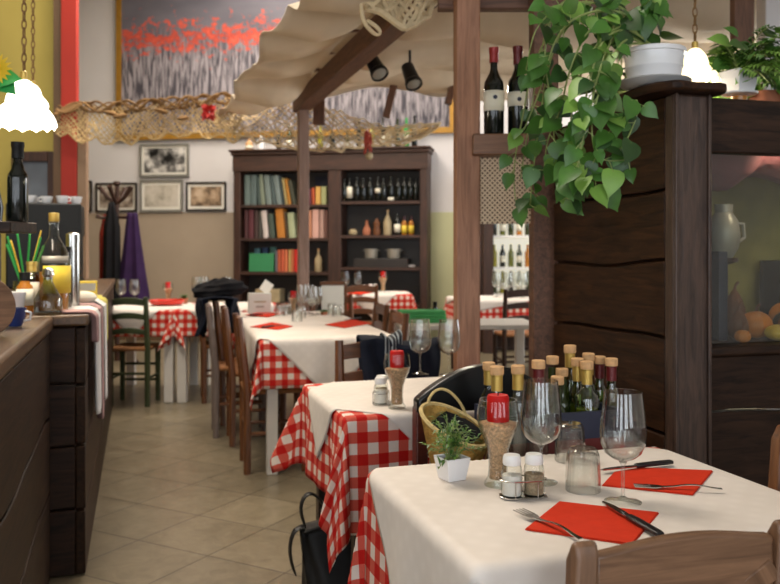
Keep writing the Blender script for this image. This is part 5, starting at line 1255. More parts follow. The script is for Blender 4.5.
# table 6 glasses, chair extras, bottle rack behind
for i, px in enumerate((497, 508, 516, 523)): dup(wg, ORD[i] + ' wine glass from the brown post on the table seen between the posts', tuple(gnd(px, 297 + (i % 2), TZ)), scale=1.15)
a, c = at(503, 222, 10.0), at(560, 300, 10.0)
rk = thing('bottle_rack', 'brightly lit white shelving full of bottles beyond the posts', 'shelving', ((a.x + c.x) / 2, 10.15, 0), R(-6))
rw = c.x - a.x + .3
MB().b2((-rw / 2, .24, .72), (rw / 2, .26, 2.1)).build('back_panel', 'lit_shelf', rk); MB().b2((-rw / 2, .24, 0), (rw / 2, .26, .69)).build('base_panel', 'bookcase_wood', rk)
RZ = [.25, .70, 1.02, 1.40, 1.85]
for z in RZ: MB().b2((-rw / 2, 0, z - .03), (rw / 2, .24, z)).build('shelf', 'bright_white', rk)
MB().b2((-rw / 2 - .12, -.02, 0), (-rw / 2, .26, 2.1)).build('side_panel', 'bookcase_wood', rk, bevel=.004); MB().b2((rw / 2, 0, 0), (rw / 2 + .03, .26, 2.1)).build('side_panel', 'bright_white', rk)
names = ['lower', 'middle', 'upper']
for si, z in enumerate(RZ[1:4]):
    for k in range(6):
        x = -rw / 2 + .07 + k * .10; pnt = Vector(rk.location) + Vector((x * math.cos(R(-6)) - .11 * math.sin(R(-6)), x * math.sin(R(-6)) + .11 * math.cos(R(-6)), z))
        wine_bottle('rack_bottle', ORD[k] + ' bottle from the dark upright on the ' + names[si] + ' lit shelf', tuple(pnt), .034, .27, ['bottle_olive', 'oil', 'bottle_dark', 'oil_dark', 'bottle_olive', 'amber'][(k + si) % 6], None, 'label_cream' if k % 2 else None, (.2, .5), 12, 'bottles on the lit shelving')
o = MB().b2((-.06, -.05, 0), (.06, .05, 2.15)).build('door_post', 'bookcase_wood', None, bevel=.005); o.location = tuple(at(488, 250, 10.1).xy) + (0,); tag(o, 'narrow dark upright beside the lit shelving', 'post')

# ------------------------------------------------------------------ bar: things on the counters
BZ = 1.001
def onbar(px, py, z=BZ): return gnd(px, py, z)
def bz(px, py, D): return at(px, py, D)
p = Vector(((54 - CX) / F * 3.42, 3.42, BZ))
t = thing('liquor_bottle', 'big clear bottle with a yellow label at the end of the bar', 'bottle', tuple(p), YAW)
MB().lathe([(.055, 0), (.062, .008), (.062, .20), (.056, .235), (.034, .275), (.02, .30), (.017, .35), (.02, .352), (.02, .362)], 24).build('body', 'clear_glass', t)
MB().lathe([(0, .006), (.056, .006), (.056, .16), (0, .16)], 20).build('liquor', 'amber', t)
MB().lathe([(.019, .36), (.021, .365), (.021, .395), (0, .398)], 16).build('cap', 'foil_gold', t)
m = MB(); m.grid(10, 1, lambda u, v: (.0635 * math.sin((u - .5) * 2.2 + .5), -.0635 * math.cos((u - .5) * 2.2 + .5), .075 + .11 * v)); m.build('label', 'label_yellow', t, solid=.001)
m = MB(); m.grid(10, 1, lambda u, v: (.0635 * math.sin((u - .5) * 1.8 + .2), -.0635 * math.cos((u - .5) * 1.8 + .2), .195 + .028 * v)); m.build('label', 'pan_grey', t, solid=.001)
t = thing('decanter', 'glass decanter with a silver stopper before the big yellow-labelled bottle', 'decanter', (((48 - CX) / F * 3.27), 3.27, BZ), 0)
MB().lathe([(.05, 0), (.054, .01), (.052, .06), (.03, .10), (.018, .125), (.018, .14)], 20).build('body', 'grey_glass', t); MB().lathe([(.016, .135), (.016, .142), (.024, .152), (.02, .172), (.008, .18), (0, .18)], 16).build('stopper', 'chrome', t)
def can(name, label, cat, px, D, r, h, mat, top=None, seg=20):
    t = thing(name, label, cat, ((px - CX) / F * D, D, BZ)); MB().lathe([(r * .96, 0), (r, .005), (r, h - .006), (r * .95, h), (0, h)], seg).build('body', mat, t)
    if top: MB().lathe([(r * 1.03, h * .9), (r * 1.03, h + .004), (r * .5, h + .012), (0, h + .012)], seg).build('lid', top, t)
    return t
can('steel_cylinder', 'tall steel dispenser cylinder behind the big clear bottle', 'dispenser', 73, 3.62, .028, .31, 'chrome', 'chrome')
wine_bottle('liqueur_bottle', 'slim dark bottle between the yellow-labelled bottle and the steel cylinder', ((66 - CX) / F * 3.5, 3.50, BZ), .022, .26, 'bottle_dark', 'matte_black', None, seg=16)
wine_bottle('liqueur_bottle', 'amber bottle behind the decanter on the bar', ((38 - CX) / F * 3.46, 3.40, BZ), .036, .20, 'amber_glass', 'foil_gold', 'label_cream', (.2, .6), 16)
wine_bottle('liqueur_bottle', 'squat brown bottle at the straw jar on the bar', ((27 - CX) / F * 3.34, 3.32, BZ), .03, .16, 'amber', 'matte_black', 'label_cream', (.2, .6), 16)
t = thing('straw_jar', 'jar holding green and yellow drinking straws on the bar', 'jar', ((25 - CX) / F * 3.5, 3.50, BZ))
MB().lathe([(.04, 0), (.045, .005), (.045, .12), (.042, .12), (.041, .008), (0, .006)], 20).build('jar', 'grey_glass', t)
rnd = random.Random(2)
for k in range(12):
    a = rnd.uniform(0, 6.28); mt = 'straw_green' if k % 3 else 'straw_yellow'
    b0 = Vector((.02 * math.cos(a + 3), .02 * math.sin(a + 3), .01)); b1 = Vector((.075 * math.cos(a), .05 * math.sin(a), rnd.uniform(.26, .33)))
    b1 = b0 + (b1 - b0) * 1.0; rr = .0045 if mt == 'straw_green' else .0035
    MB().tube([b0, b0 + (b1 - b0) * .45, b1], rr, 6).build('straw', mt, t)
t = thing('tub', 'white tub with a cream lid on the bar below the straw jar', 'tub', ((13 - CX) / F * 3.2, 3.20, BZ)); MB().lathe([(.036, 0), (.044, .075), (.046, .08), (.046, .09), (0, .092)], 20).build('body', 'ceramic_white', t)
t = thing('cup', 'blue and white patterned cup near the rim of the nearer counter', 'cup', ((15 - CX) / F * 2.78, 2.78, BZ)); MB().lathe([(.02, 0), (.03, .02), (.035, .06), (.032, .06), (.026, .02), (0, .012)], 20).build('body', 'blue_glaze', t); MB().tube([(.033, 0, .05), (.052, 0, .045), (.05, 0, .022), (.028, 0, .018)], .004, 6).build('handle', 'ceramic_white', t)
t = thing('chopping_board', 'round brown wooden board leaning on the nearer counter', 'board', ((-16 - CX) / F * 2.45, 2.45, BZ), YAW + .5)
o = MB().lathe([(.0, -.01), (.085, -.01), (.088, -.006), (.088, .006), (.085, .01), (0, .01)], 30).build('disc', 'walnut_x', t, bevel=.0); o.rotation_euler = (R(78), 0, 0); o.location = (0, 0, .088)
t = thing('yellow_tin', 'yellow printed carton standing behind the draped towels', 'carton', ((88 - CX) / F * 4.1, 4.10, BZ), YAW)
MB().b2((-.042, -.03, 0), (.042, .03, .095)).build('body', 'label_yellow', t, bevel=.003); MB().b2((-.036, -.032, .05), (.036, -.0302, .085)).build('label', 'pan_grey', t)
t = thing('paper_bag', 'crumpled pale paper bundle on the bar beside the towels', 'bundle', ((83 - CX) / F * 3.86, 3.86, BZ), .3); MB().ball((0, 0, .03), (.06, .05, .03), 14, 8).build('body', 'label_cream', t)
# coffee machine with cups
KM = Vector(((40 - CX) / F * 5.35, 5.45, BZ)); t = thing('coffee_machine', 'black coffee machine at the rear of the bar with cups on its top', 'coffee machine', tuple(KM), YAW)
kz = lambda py: H + (HY - py) / F * 5.3 - BZ
poly = [(-.17, 0), (.17, 0), (.17, .06), (.10, .08), (.10, kz(232)), (.20, kz(228)), (.19, kz(204)), (-.17, kz(203))]
poly = [(-.16, 0), (.20, 0), (.20, .05), (.06, .07), (.06, kz(236)), (.20, kz(236)), (.205, kz(225)), (.15, kz(204)), (-.16, kz(203))]
MB().prism([(y, z) for y, z in poly], -.22, .22, 'x').build('body', 'matte_black', t, bevel=.012)
MB().b2((-.20, .16, .051), (.20, .195, .06)).build('drip_tray', 'chrome', t)
for s in (-.1, .1): MB().tube([(s, -.02, kz(240)), (s, -.02, kz(243))], .03, 14).build('group_head', 'chrome', t); MB().tube([(s, -.02, kz(241)), (s + .02, -.16, kz(242))], .012, 8).build('portafilter', 'matte_black', t)
cupp = None
for i, (x, y) in enumerate(((-.18, .0), (-.10, .08), (-.09, -.06), (.0, .02), (.09, .08), (.10, -.07), (.18, .0))):
    pnt = KM + Vector((x * math.cos(YAW) - y * math.sin(YAW), x * math.sin(YAW) + y * math.cos(YAW), kz(203) + .001))
    lab = 'white coffee cup on the black machine, ' + ORD[i] + ' from its end nearest the bar mirror'
    if cupp is None:
        cupp = thing('coffee_cup', lab, 'cup', tuple(pnt), 0, 'cups on the coffee machine'); MB().lathe([(.02, 0), (.03, .012), (.038, .05), (.035, .05), (.026, .014), (0, .01)], 16).build('body', 'ceramic_white', cupp); MB().tube([(.036, 0, .042), (.055, 0, .036), (.05, 0, .018), (.03, 0, .016)], .004, 6).build('handle', 'ceramic_white', cupp)
    else: dup(cupp, lab, tuple(pnt), i * 1.3)
# towels over the counter edge
def towel(label, yloc, width, top, drop, mat, seed, off=0.):
    rnd = random.Random(seed); p = rnd.uniform(0, 6)
    def f(u, v):
        y = (u - .5) * width; s = v * (top + drop) - top; o = .018 + off
        pl = .010 * math.sin(14 * u + p) * (1 if s > 0 else .4)
        if s < 0: return (s + .012, y, BZ + .004 + off * .5 + .004 * math.sin(9 * u + p))
        return (.012 + o * min(1, s / .02) + pl + .012 * s, y * (1 - .25 * min(1, s / drop)) + .02 * s, BZ + .004 - s + .015 * math.sin(4 * u + p) * s)
    o = MB().grid(22, 26, f).build('dish_towel', mat, None, solid=.006)
    o.location = tuple(CN + E2 * yloc); o.location.z = 0; o.rotation_euler = (0, 0, YAW); return tag(o, label, 'towel', 'dish towels over the bar edge')
towel('rose and white dish towel hanging at the bar end', .10, .12, .10, .12, 'rose_cloth', 1)
towel('white dish towel hanging lowest over the bar edge', .28, .16, .12, .43, 'white_cloth', 2)
towel('rose-tinted dish towel hanging between the two white ones', .50, .20, .10, .50, 'rose_cloth', 3)
towel('white dish towel with a stripe, third along the bar edge', .78, .26, .14, .46, 'white_cloth', 4, .004)
towel('short yellow dish towel, furthest along the bar edge', 1.12, .26, .12, .22, 'yellow_cloth', 5)
# bar rack with bottles
RKX = (-2 - CX) / F * 2.75; rz0 = H + (HY - 233) / F * 2.75; rz1 = rz0 + .035
t = thing('bar_rack', 'dark wooden bottle rack standing on the nearer counter', 'rack', (RKX, 2.75, 0), 0)
MB().b2((-.30, -.10, rz0), (.085, .10, rz1)).build('shelf', 'dark_plank_x', t, bevel=.004)
for x in (-.28, -.045):
    MB().b2((x - .02, -.08, BZ), (x + .02, -.04, rz0 - .001)).build('leg', 'dark_post_z', t, bevel=.003); MB().b2((x - .02, .04, BZ), (x + .02, .08, rz0 - .001)).build('leg', 'dark_post_z', t, bevel=.003)
for i, (x, y, h, mt, fo) in enumerate(((.055, .02, .26, 'bottle_dark', 'matte_black'), (-.03, -.03, .29, 'bottle_olive', 'foil_gold'), (-.10, .03, .30, 'bottle_dark', 'foil_gold'), (-.18, -.03, .28, 'amber', 'matte_black'))):
    wine_bottle('liquor_bottle', ['dark bottle at the open end of the bar rack', 'olive bottle with pale label, second on the bar rack', 'dark bottle with gold foil, third on the bar rack', 'amber bottle innermost on the bar rack'][i], (RKX + x, 2.75 + y, rz1 + .0005), .032, h, mt, fo, 'label_cream' if i == 1 else None, (.25, .55), 16, 'bottles on the bar rack', .55)
t = thing('artificial_sunflower', 'yellow artificial flower with a green leaf in a dark vase on the bar rack', 'flower', (RKX - .035, 2.75 + .055, rz1 + .0005))
MB().lathe([(.022, 0), (.026, .05), (.012, .12), (.014, .14)], 14).build('vase', 'bottle_dark', t)
fz = H + (HY - 70) / F * 2.8 - rz1
MB().tube([(0, 0, .01), (0, 0, fz * .5), (.015, 0, fz)], .004, 6).build('stem', 'leaf', t)
m = MB()
for k in range(16):
    a = 2 * math.pi * k / 16; leaf_blade(m, Vector((.015, -.01, fz)), Vector((math.cos(a), -.35, math.sin(a))), Vector((0, -1, 0)), .055, .022, .1)
m.build('petals', 'yellow_petal', t)
m = MB()
for a in (-.3, .6, 2.6, 3.6): heart_leaf(m, Vector((.015, 0, fz - .03)), Vector((math.cos(a), -.3, math.sin(a) - .5)), Vector((0, -1, .4)), .075, rnd)
m.build('leaves', 'straw_green', t)

# ------------------------------------------------------------------ lamps
def scallop_shade(m, z0, z1, r0, r1, nsc=14, sc=.012, n=56):
    def f(u, v):
        a = 2 * math.pi * u; r = r0 + (r1 - r0) * (math.sin(v * math.pi / 2) * .75 + v * .25); rr = r * (1 + .03 * v * math.cos(nsc * a))
        return (rr * math.cos(a), rr * math.sin(a), z0 + (z1 - z0) * v ** 1.4 - sc * v ** 4 * (1 - abs(math.cos(nsc * a / 2))))
    return m.grid(n, 14, f)
def chain(parent, z0, z1, step=.03, r=.0028):
    m = MB(); z = z0; k = 0
    while z < z1:
        pts = []
        for q in range(10):
            a = 2 * math.pi * q / 10; c, s_ = math.cos(a) * .008, math.sin(a) * .019
            pts.append((c if k % 2 else 0, 0 if k % 2 else c, z + .015 + s_))
        m.tube(pts, r, 5, True); z += step; k += 1
    return m.build('chain', 'rope_brown' if r > .0026 else 'dark_metal', parent)
def pendant(label, loc, s=1.0, mat='lamp_glow', power=6, ceil=CEIL, group='scalloped glass pendant lamps', light=True, up=1.0):
    t = thing('pendant_lamp', label, 'lamp', loc, 0, group)
    m = MB(); scallop_shade(m, .085 * s, 0, .035 * s, .105 * s, 14, .012 * s); m.build('lamp_shade', mat, t, solid=.003)
    m = MB(); scallop_shade(m, .155 * s, .078 * s, .012 * s, .058 * s, 10, .008 * s); m.build('upper_shade', mat, t, solid=.003)
    MB().lathe([(.008, .15 * s), (.012, .155 * s), (.012, .185 * s), (.003, .19 * s)], 12).build('fitting', 'foil_gold', t)
    chain(t, .19 * s, min(ceil - loc[2], 2.2) if ceil else 1, .03, .0028)
    if ceil and ceil - loc[2] > 2.2: MB().tube([(0, 0, 2.19), (0, 0, ceil - loc[2])], .004, 6).build('rod', 'dark_metal', t)
    if light:
        l = bpy.data.lights.new('bulb', 'POINT'); l.energy = power; l.color = (1, .86, .66); l.shadow_soft_size = .05
        o = bpy.data.objects.new('bulb_light', l); COL.objects.link(o); o.location = (loc[0], loc[1], loc[2] - .03)
    return t
p = at(24, 125, 3.05); pendant('bright white scalloped lamp hanging over the bar, the larger one in front', tuple(p), 1.03, 'lamp_glow', 10)
p = at(33, 106, 3.9); pendant('white scalloped lamp partly hidden behind the larger bar lamp', tuple(p), .62, 'lamp_glow', 4)
p = at(695, 83, 3.08); pendant('glowing lamp shade behind the white flower pot on the plank cabinet', tuple(p), .80, 'lamp_warm', 4, 2.74, 'scalloped glass pendant lamps')
def spotlight(label, px, py, D, aim):
    p = at(px, py, D); t = thing('spotlight', label, 'spotlight', tuple(p), 0, 'dark spotlights under the canopy')
    d = Vector(aim).normalized(); q = Vector((0, 0, 1)).rotation_difference(d).to_matrix().to_4x4()
    m = MB(); m.M = q; m.lathe([(.0, -.12), (.042, -.115), (.046, -.05), (.05, .02), (.058, .03), (.058, .055), (.05, .055), (.044, .0), (0, -.01)], 22); m.build('body', 'dark_metal', t)
    m = MB(); m.M = q; m.lathe([(0, .058), (.03, .054), (.05, .045)], 22); m.build('lens', 'pan_grey', t)
    top = q @ Vector((0, 0, -.05)); MB().tube([top, top + Vector((0, .03, .06)), top + Vector((0, .03, .16))], .009, 8).build('bracket', 'dark_metal', t); return t
spotlight('dark spotlight under the canopy nearer the long beam', 377, 69, 5.35, (.35, -.55, -.75)); spotlight('dark spotlight under the canopy nearer the brown post', 412, 79, 5.6, (.25, -.5, -.8))

# ------------------------------------------------------------------ fishing nets
def net(label, path, nu, nv, r, seed, sagf, mat='rope', rope=True):
    """path(u, v) -> point; diamond mesh of cords, top edge bunched along a rope"""
    t = thing('hanging_net', label, 'net', (0, 0, 0), 0); rnd = random.Random(seed); m = MB()
    J = [[Vector(path(i / nu, j / nv)) + Vector((rnd.uniform(-1, 1), rnd.uniform(-1, 1), rnd.uniform(-1, 1))) * sagf for i in range(nu + 1)] for j in range(nv + 1)]
    for par in (0, 1):
        for i0 in range(-nv, nu + 1):
            pts = []
            for j in range(nv + 1):
                i = i0 + j if par == 0 else i0 + nv - j
                if 0 <= i <= nu:
                    pts.append(J[j][i])
                else:
                    if len(pts) > 1: m.tube(pts, r, 4)
                    pts = []
            if len(pts) > 1: m.tube(pts, r, 4)
    m.tube(J[nv], r * 1.5, 5); m.build('netting', mat, t)
    if rope:
        m = MB()
        for k in range(7):
            p = rnd.uniform(0, 6); m.tube([Vector(path(q / 60, 0)) + Vector((0, .04 * math.sin(q * .5 + p), .045 * math.sin(q * .37 * (1 + .1 * k) + p))) for q in range(61)], rnd.uniform(.006, .012), 5)
        m.build('gathered_edge', mat if rope == 1 else rope, t)
    return t
def interp(tab, x):
    for (a, ya), (b, yb) in zip(tab, tab[1:]):
        if x <= b: return ya + (yb - ya) * (x - a) / (b - a)
    return tab[-1][1]
topA = [(56, 110), (75, 107), (120, 107), (180, 103), (240, 97)]; botA = [(56, 132), (75, 139), (120, 143), (160, 136), (200, 134), (240, 140)]
def pA(u, v):
    px = 56 + 186 * u; s_ = v ** .9; py = interp(topA, px) * (1 - s_) + (interp(botA, px) + 3 * math.sin(px * .25)) * s_
    return at(px, py, 7.02 + .25 * math.sin(math.pi * u) * .2 + .05 * math.sin(v * 3 + u * 9))
net('fawn fishing net strung in a band from the red column to the canopy edge', pA, 44, 7, .0055, 3, .012, 'rope', 'rope_brown')
topB = [(212, 112), (245, 104), (300, 100), (345, 112), (385, 128), (442, 122)]; botB = [(212, 126), (245, 138), (285, 147), (305, 151), (345, 149), (385, 144), (415, 142), (442, 124)]
def pB(u, v):
    px = 214 + 226 * u; py = interp(topB, px) * (1 - v) + (interp(botB, px) + 1.5 * math.sin(px * .3)) * v
    return at(px, py, 7.38 + .1 * u + .04 * math.sin(v * 5 + u * 12))
net('knotted cream fishing net drooping before the bookcase top', pB, 32, 7, .0075, 5, .015, 'rope_cream', False)
def pC(u, v):
    s = 3.85 - .35 * math.sin(3 * u); px = 362 + 90 * u; py = -16 + (24 + 14 * math.sin(math.pi * (u * 1.2)) - 6 * math.sin(9 * u)) * v + 6 * math.sin(8 * u) * (1 - v)
    return at(px, py, 3.72 - .05 * v + .03 * math.sin(7 * v + 9 * u))
nc = net('thick cream net bunched over the dark beam beside the brown post', pC, 14, 5, .010, 9, .012, 'rope_cream', 1)
pts = [at(x, y, 3.66) for x, y in ((362, -10), (361, 10), (363, 22), (370, 30), (377, 36), (381, 34), (379, 28), (371, 23), (366, 20))]
MB().tube(pts, .011, 7).build('loose_loop', 'rope_cream', nc, sub=1)
# decorations caught in the net
t = thing('hanging_paper_flower', 'dark red paper flower fixed to the net at the canopy edge', 'flower', tuple(at(209, 112, 6.9)))
m = MB(); rnd = random.Random(4)
for k in range(40):
    d = Vector((rnd.uniform(-1, 1), rnd.uniform(-1, .4), rnd.uniform(-1, 1))).normalized(); leaf_blade(m, d * .01, d, Vector((rnd.uniform(-1, 1), -1, rnd.uniform(-1, 1))), rnd.uniform(.05, .085), .05, .1)
m.build('petals', 'red_petal', t)
t = thing('hanging_chilies', 'string of dried chilies hanging from the net before the bookcase', 'dried chilies', tuple(at(368, 141, 7.3)))
MB().tube([(0, 0, .15), (0, 0, -.02)], .004, 5).build('string', 'rope', t); m = MB()
for k in range(34):
    a = rnd.uniform(0, 6.28); z = rnd.uniform(-.06, .10); m.tube([(0, 0, z), (.025 * math.cos(a), .025 * math.sin(a), z - .015), (.035 * math.cos(a), .035 * math.sin(a), z - .07)], [.006, .009, .003], 5)
m.build('chilies', 'chili', t); MB().ball((.01, -.01, -.13), .035).build('garlic_head', 'stoneware', t)
for i, (px, py) in enumerate(((110, 113), (120, 116), (161, 111), (183, 118))):
    o = MB().ball((0, 0, 0), (.06, .03, .02), 10, 6).build('cork_float', 'rope_brown'); o.location = tuple(at(px, py, 6.98)); o.rotation_euler = (0, .2 * (-1) ** i, .3 * i); tag(o, 'brown cork float in the fawn net, ' + ORD[i] + ' from the red column', 'float', 'floats in the fawn net')

# ------------------------------------------------------------------ pothos on the cabinet
PZ = ZT + .0305; pc = Vector((((654 - CX) / F) * 2.72, 2.72, PZ))
t = thing('pothos_plant', 'trailing green pothos in a white ribbed pot on the plank cabinet', 'potted plant', tuple(pc))
MB().lathe([(.075, 0), (.10, .008), (.115, .022), (.112, .026), (.085, .014), (0, .012)], 40).build('saucer', 'ceramic_grey', t)
MB().lathe([(.072, .0135), (.080, .02), (.087, .06), (.0895, .063), (.0905, .068), (.089, .073), (.093, .108), (.0985, .110), (.0995, .120), (.097, .124), (.089, .124), (.086, .10), (0, .10)], 44).build('pot', 'ceramic_white', t)
MB().lathe([(0, .104), (.087, .102)], 24).build('soil', 'soil', t)
rnd = random.Random(12); lv = [MB(), MB(), MB()]; vm = MB()
def L(px, py, D): return at(px, py, D) - pc
def bez(ps, n=26):
    out = []
    for i in range(n + 1):
        q = i / n * (len(ps) - 1); k = min(int(q), len(ps) - 2); f = q - k
        p0, p1, p2, p3 = ps[max(k - 1, 0)], ps[k], ps[k + 1], ps[min(k + 2, len(ps) - 1)]
        out.append(.5 * ((2 * p1) + (p2 - p0) * f + (2 * p0 - 5 * p1 + 4 * p2 - p3) * f * f + (3 * p1 - p0 - 3 * p2 + p3) * f ** 3))
    return out
vines = [
 [(650, 42, 2.72), (632, 18, 2.65), (600, 10, 2.65), (565, 28, 2.75), (548, 70, 2.85), (540, 120, 2.9), (534, 165, 2.95), (530, 205, 3.0)],
 [(648, 42, 2.72), (622, 8, 2.7), (585, 4, 2.75), (555, 14, 2.8), (545, 55, 2.8), (552, 110, 2.75), (556, 160, 2.7), (560, 195, 2.7)],
 [(650, 44, 2.68), (628, 30, 2.6), (604, 40, 2.5), (590, 80, 2.5), (581, 125, 2.55), (575, 160, 2.55), (572, 178, 2.55)],
 [(646, 42, 2.72), (620, 22, 2.62), (590, 30, 2.6), (570, 70, 2.6), (560, 110, 2.65), (548, 140, 2.7), (544, 170, 2.75)],
 [(646, 44, 2.70), (626, 40, 2.58), (610, 64, 2.52), (606, 100, 2.5), (612, 130, 2.5), (622, 146, 2.5), (636, 118, 2.5), (637, 100, 2.5)],
 [(646, 44, 2.70), (618, 34, 2.6), (600, 70, 2.5), (588, 120, 2.48), (578, 165, 2.5), (592, 176, 2.5), (610, 177, 2.5)],
 [(648, 44, 2.70), (625, 26, 2.6), (596, 46, 2.55), (576, 90, 2.6), (569, 140, 2.62), (566, 180, 2.65), (563, 200, 2.65)],
 [(646, 43, 2.70), (612, 10, 2.7), (570, 6, 2.8), (536, 60, 2.95), (522, 120, 3.0), (514, 170, 3.05), (516, 205, 3.05)],
 [(646, 43, 2.70), (616, 4, 2.75), (588, -6, 2.75), (560, 6, 2.72), (536, 30, 2.72), (526, 70, 2.8)],
 [(654, 42, 2.72), (650, 22, 2.7), (648, 6, 2.68), (652, -6, 2.68)],
 [(648, 42, 2.74), (610, 2, 2.8), (572, -2, 2.9), (550, 20, 2.95), (538, 70, 3.05), (528, 130, 3.1), (520, 180, 3.15)],
 [(646, 43, 2.70), (615, 14, 2.62), (580, 16, 2.62), (556, 40, 2.7), (540, 90, 2.8), (524, 130, 2.85)],
 [(648, 44, 2.68), (622, 48, 2.56), (600, 90, 2.48), (592, 130, 2.48), (600, 158, 2.48), (628, 160, 2.48)],
 [(650, 42, 2.72), (640, 12, 2.68), (618, 20, 2.66), (606, 55, 2.62), (596, 95, 2.6)],
]
for vi, pts in enumerate(vines):
    C = bez([L(*q) for q in pts], 30); vm.tube(C, [.0042 - .0022 * i / 30 for i in range(31)], 5)
    step = 1
    for i in range(5, 31, step):
        if rnd.random() < .34: continue
        p = C[i]; tg = (C[min(i + 1, 30)] - C[i - 1]).normalized()
        sgn = 1 if rnd.random() < .5 else -1
        side = tg.cross(Vector((0, -1, .2))).normalized() * sgn
        dd = (side * rnd.uniform(.3, 1) + Vector((rnd.uniform(-.35, .35), rnd.uniform(-.9, .1), rnd.uniform(-1.0, .0)))).normalized()
        tip = p + dd * rnd.uniform(.02, .045)
        if (tip.x > -.155 and -.045 < tip.z < .145) or (tip.x < -.37 and -.10 < tip.z < .22): continue      # leaves kept off the pot and the wine shelf
        nrm = Vector((rnd.uniform(-.9, .9), -1, rnd.uniform(-.2, 1.6)))
        leafd = (dd * .8 + Vector((rnd.uniform(-.8, .8), rnd.uniform(-.5, .3), rnd.uniform(-1.0, -.2) if i > 8 else rnd.uniform(-.7, .4)))).normalized()
        vm.tube([p, tip], .0016, 4); heart_leaf(lv[0 if rnd.random() < .62 else (1 if rnd.random() < .5 else 2)], tip, leafd, nrm, rnd.uniform(.04, .076), rnd)
vm.build('vines', 'stem', t); lv[0].build('leaves', 'leaf', t, angle=80); lv[1].build('pale_leaves', 'leaf_light', t, angle=80); lv[2].build('dark_leaves', 'leaf_dark', t, angle=80)

# ------------------------------------------------------------------ fern in the second white pot, on the cabinet
q = cabp(.425, .20, ZT); t = thing('pedestal_dish', 'white dish on an amber glass pedestal on the cabinet top', 'dish', tuple(q))
MB().lathe([(.034, 0), (.036, .006), (.03, .012), (.024, .03), (.028, .05)], 20).build('pedestal', 'amber', t); MB().lathe([(.028, .05), (.06, .056), (.062, .062), (.0, .058)], 28).build('dish', 'ceramic_white', t)
q2 = q + Vector((0, 0, .0625)); t = thing('fern_plant', 'bushy fern in a white square pot standing on the pedestal dish', 'potted plant', tuple(q2), .4)
m = MB(); sq = lambda r, z: [(-r, -r, z), (r, -r, z), (r, r, z), (-r, r, z)]
m.add(sq(.034, 0) + sq(.050, .075) + sq(.045, .075) + sq(.042, .06), [(3, 2, 1, 0), (12, 13, 14, 15)] + [(i * 4 + k, i * 4 + (k + 1) % 4, i * 4 + 4 + (k + 1) % 4, i * 4 + 4 + k) for i in range(3) for k in range(4)]); m.build('pot', 'ceramic_white', t, bevel=.004)
rnd = random.Random(21); fm = [MB(), MB()]; ms = MB()
for k in range(34):
    a = rnd.uniform(-2.0, 1.9); Ln = rnd.uniform(.13, .27); el = rnd.uniform(.1, 1.1)
    d0 = Vector((math.cos(a), math.sin(a), 0)); p0 = Vector((0, 0, .065)); pts = []
    for j in range(12):
        f = j / 11; pts.append(p0 + d0 * (Ln * f * math.cos(el * .8)) + Vector((0, 0, Ln * (math.sin(el) * f * 1.2 - .55 * f * f))))
    ms.tube(pts, .0016, 4); mm = fm[0 if rnd.random() < .5 else 1]
    for j in range(2, 12):
        tg = (pts[j] - pts[j - 1]).normalized(); sd = tg.cross(Vector((0, 0, 1))).normalized()
        for s in (-1, 1): leaf_blade(mm, pts[j], (sd * s + tg * .6 + Vector((0, 0, rnd.uniform(-.3, .3)))), Vector((0, 0, 1)), .05 * (1 - .6 * j / 12) + .012, .016)
ms.build('stems', 'stem', t); fm[0].build('leaves', 'leaf', t); fm[1].build('pale_leaves', 'leaf_light', t)
q = cabp(.62, .30, ZT); t = thing('bushy_plant', 'bushy bright green houseplant at the far side of the cabinet top', 'potted plant', tuple(q))
MB().lathe([(.05, 0), (.065, .09), (.058, .09), (.055, .075), (0, .075)], 20).build('pot', 'clay', t); fm = [MB(), MB()]
for k in range(150):
    a = rnd.uniform(0, 6.28); d = Vector((math.cos(a), math.sin(a), rnd.uniform(-.4, 1.6))).normalized(); heart_leaf(fm[k % 2], Vector((0, 0, .12)) + d * rnd.uniform(.03, .24), d + Vector((0, 0, -.5)), Vector((rnd.uniform(-.4, .4), -1, .8)), rnd.uniform(.05, .08), rnd)
fm[0].build('leaves', 'leaf', t); fm[1].build('pale_leaves', 'leaf_light', t)
q = cabp(.22, .64, ZT); t = thing('rubber_plant', 'dark broad-leaved plant between the lamp and the fern pot', 'potted plant', tuple(q))
MB().lathe([(.04, 0), (.05, .06), (.045, .06), (0, .05)], 18).build('pot', 'clay', t); m = MB(); ms = MB()
for k in range(22):
    a = rnd.uniform(0, 6.28); h = rnd.uniform(.05, .30); d = Vector((math.cos(a), math.sin(a), .3)); pt = Vector((.05 * math.cos(a), .05 * math.sin(a), .05 + h)); ms.tube([(0, 0, .05), pt], .003, 4); heart_leaf(m, pt, d + Vector((0, 0, -.2)), Vector((0, -.6, 1)), rnd.uniform(.08, .12), rnd)
ms.build('stems', 'stem', t); m.build('leaves', 'leaf_dark', t)
o = MB().b2((-.06, -.06, 0), (.06, .06, CEIL - .01)).build('daylight_column', 'wall_white', None, bevel=.006); o.location = ((772 - CX) / F * 4.6, 4.6, 0); struct(o)  # white column put in for a bright gap of daylight
# stacked wood beam stub above post at the right
beam_between('dark hanging timber beside the fern at canopy height', at(742, 44, 4.2), at(742, -30, 4.2), .10, .06)

# ------------------------------------------------------------------ camera
cam = bpy.data.cameras.new('camera'); co = bpy.data.objects.new('camera', cam); COL.objects.link(co); SC.camera = co
co.location = (0, 0, H); co.rotation_euler = (R(90), 0, 0); cam.sensor_fit = 'HORIZONTAL'; cam.sensor_width = 36; cam.lens = 36 * F / 780
cam.shift_y = -(292 - HY) / 780; cam.clip_start = .05; cam.clip_end = 60
cam.dof.use_dof = True; cam.dof.focus_distance = 1.75; cam.dof.aperture_fstop = 6.0

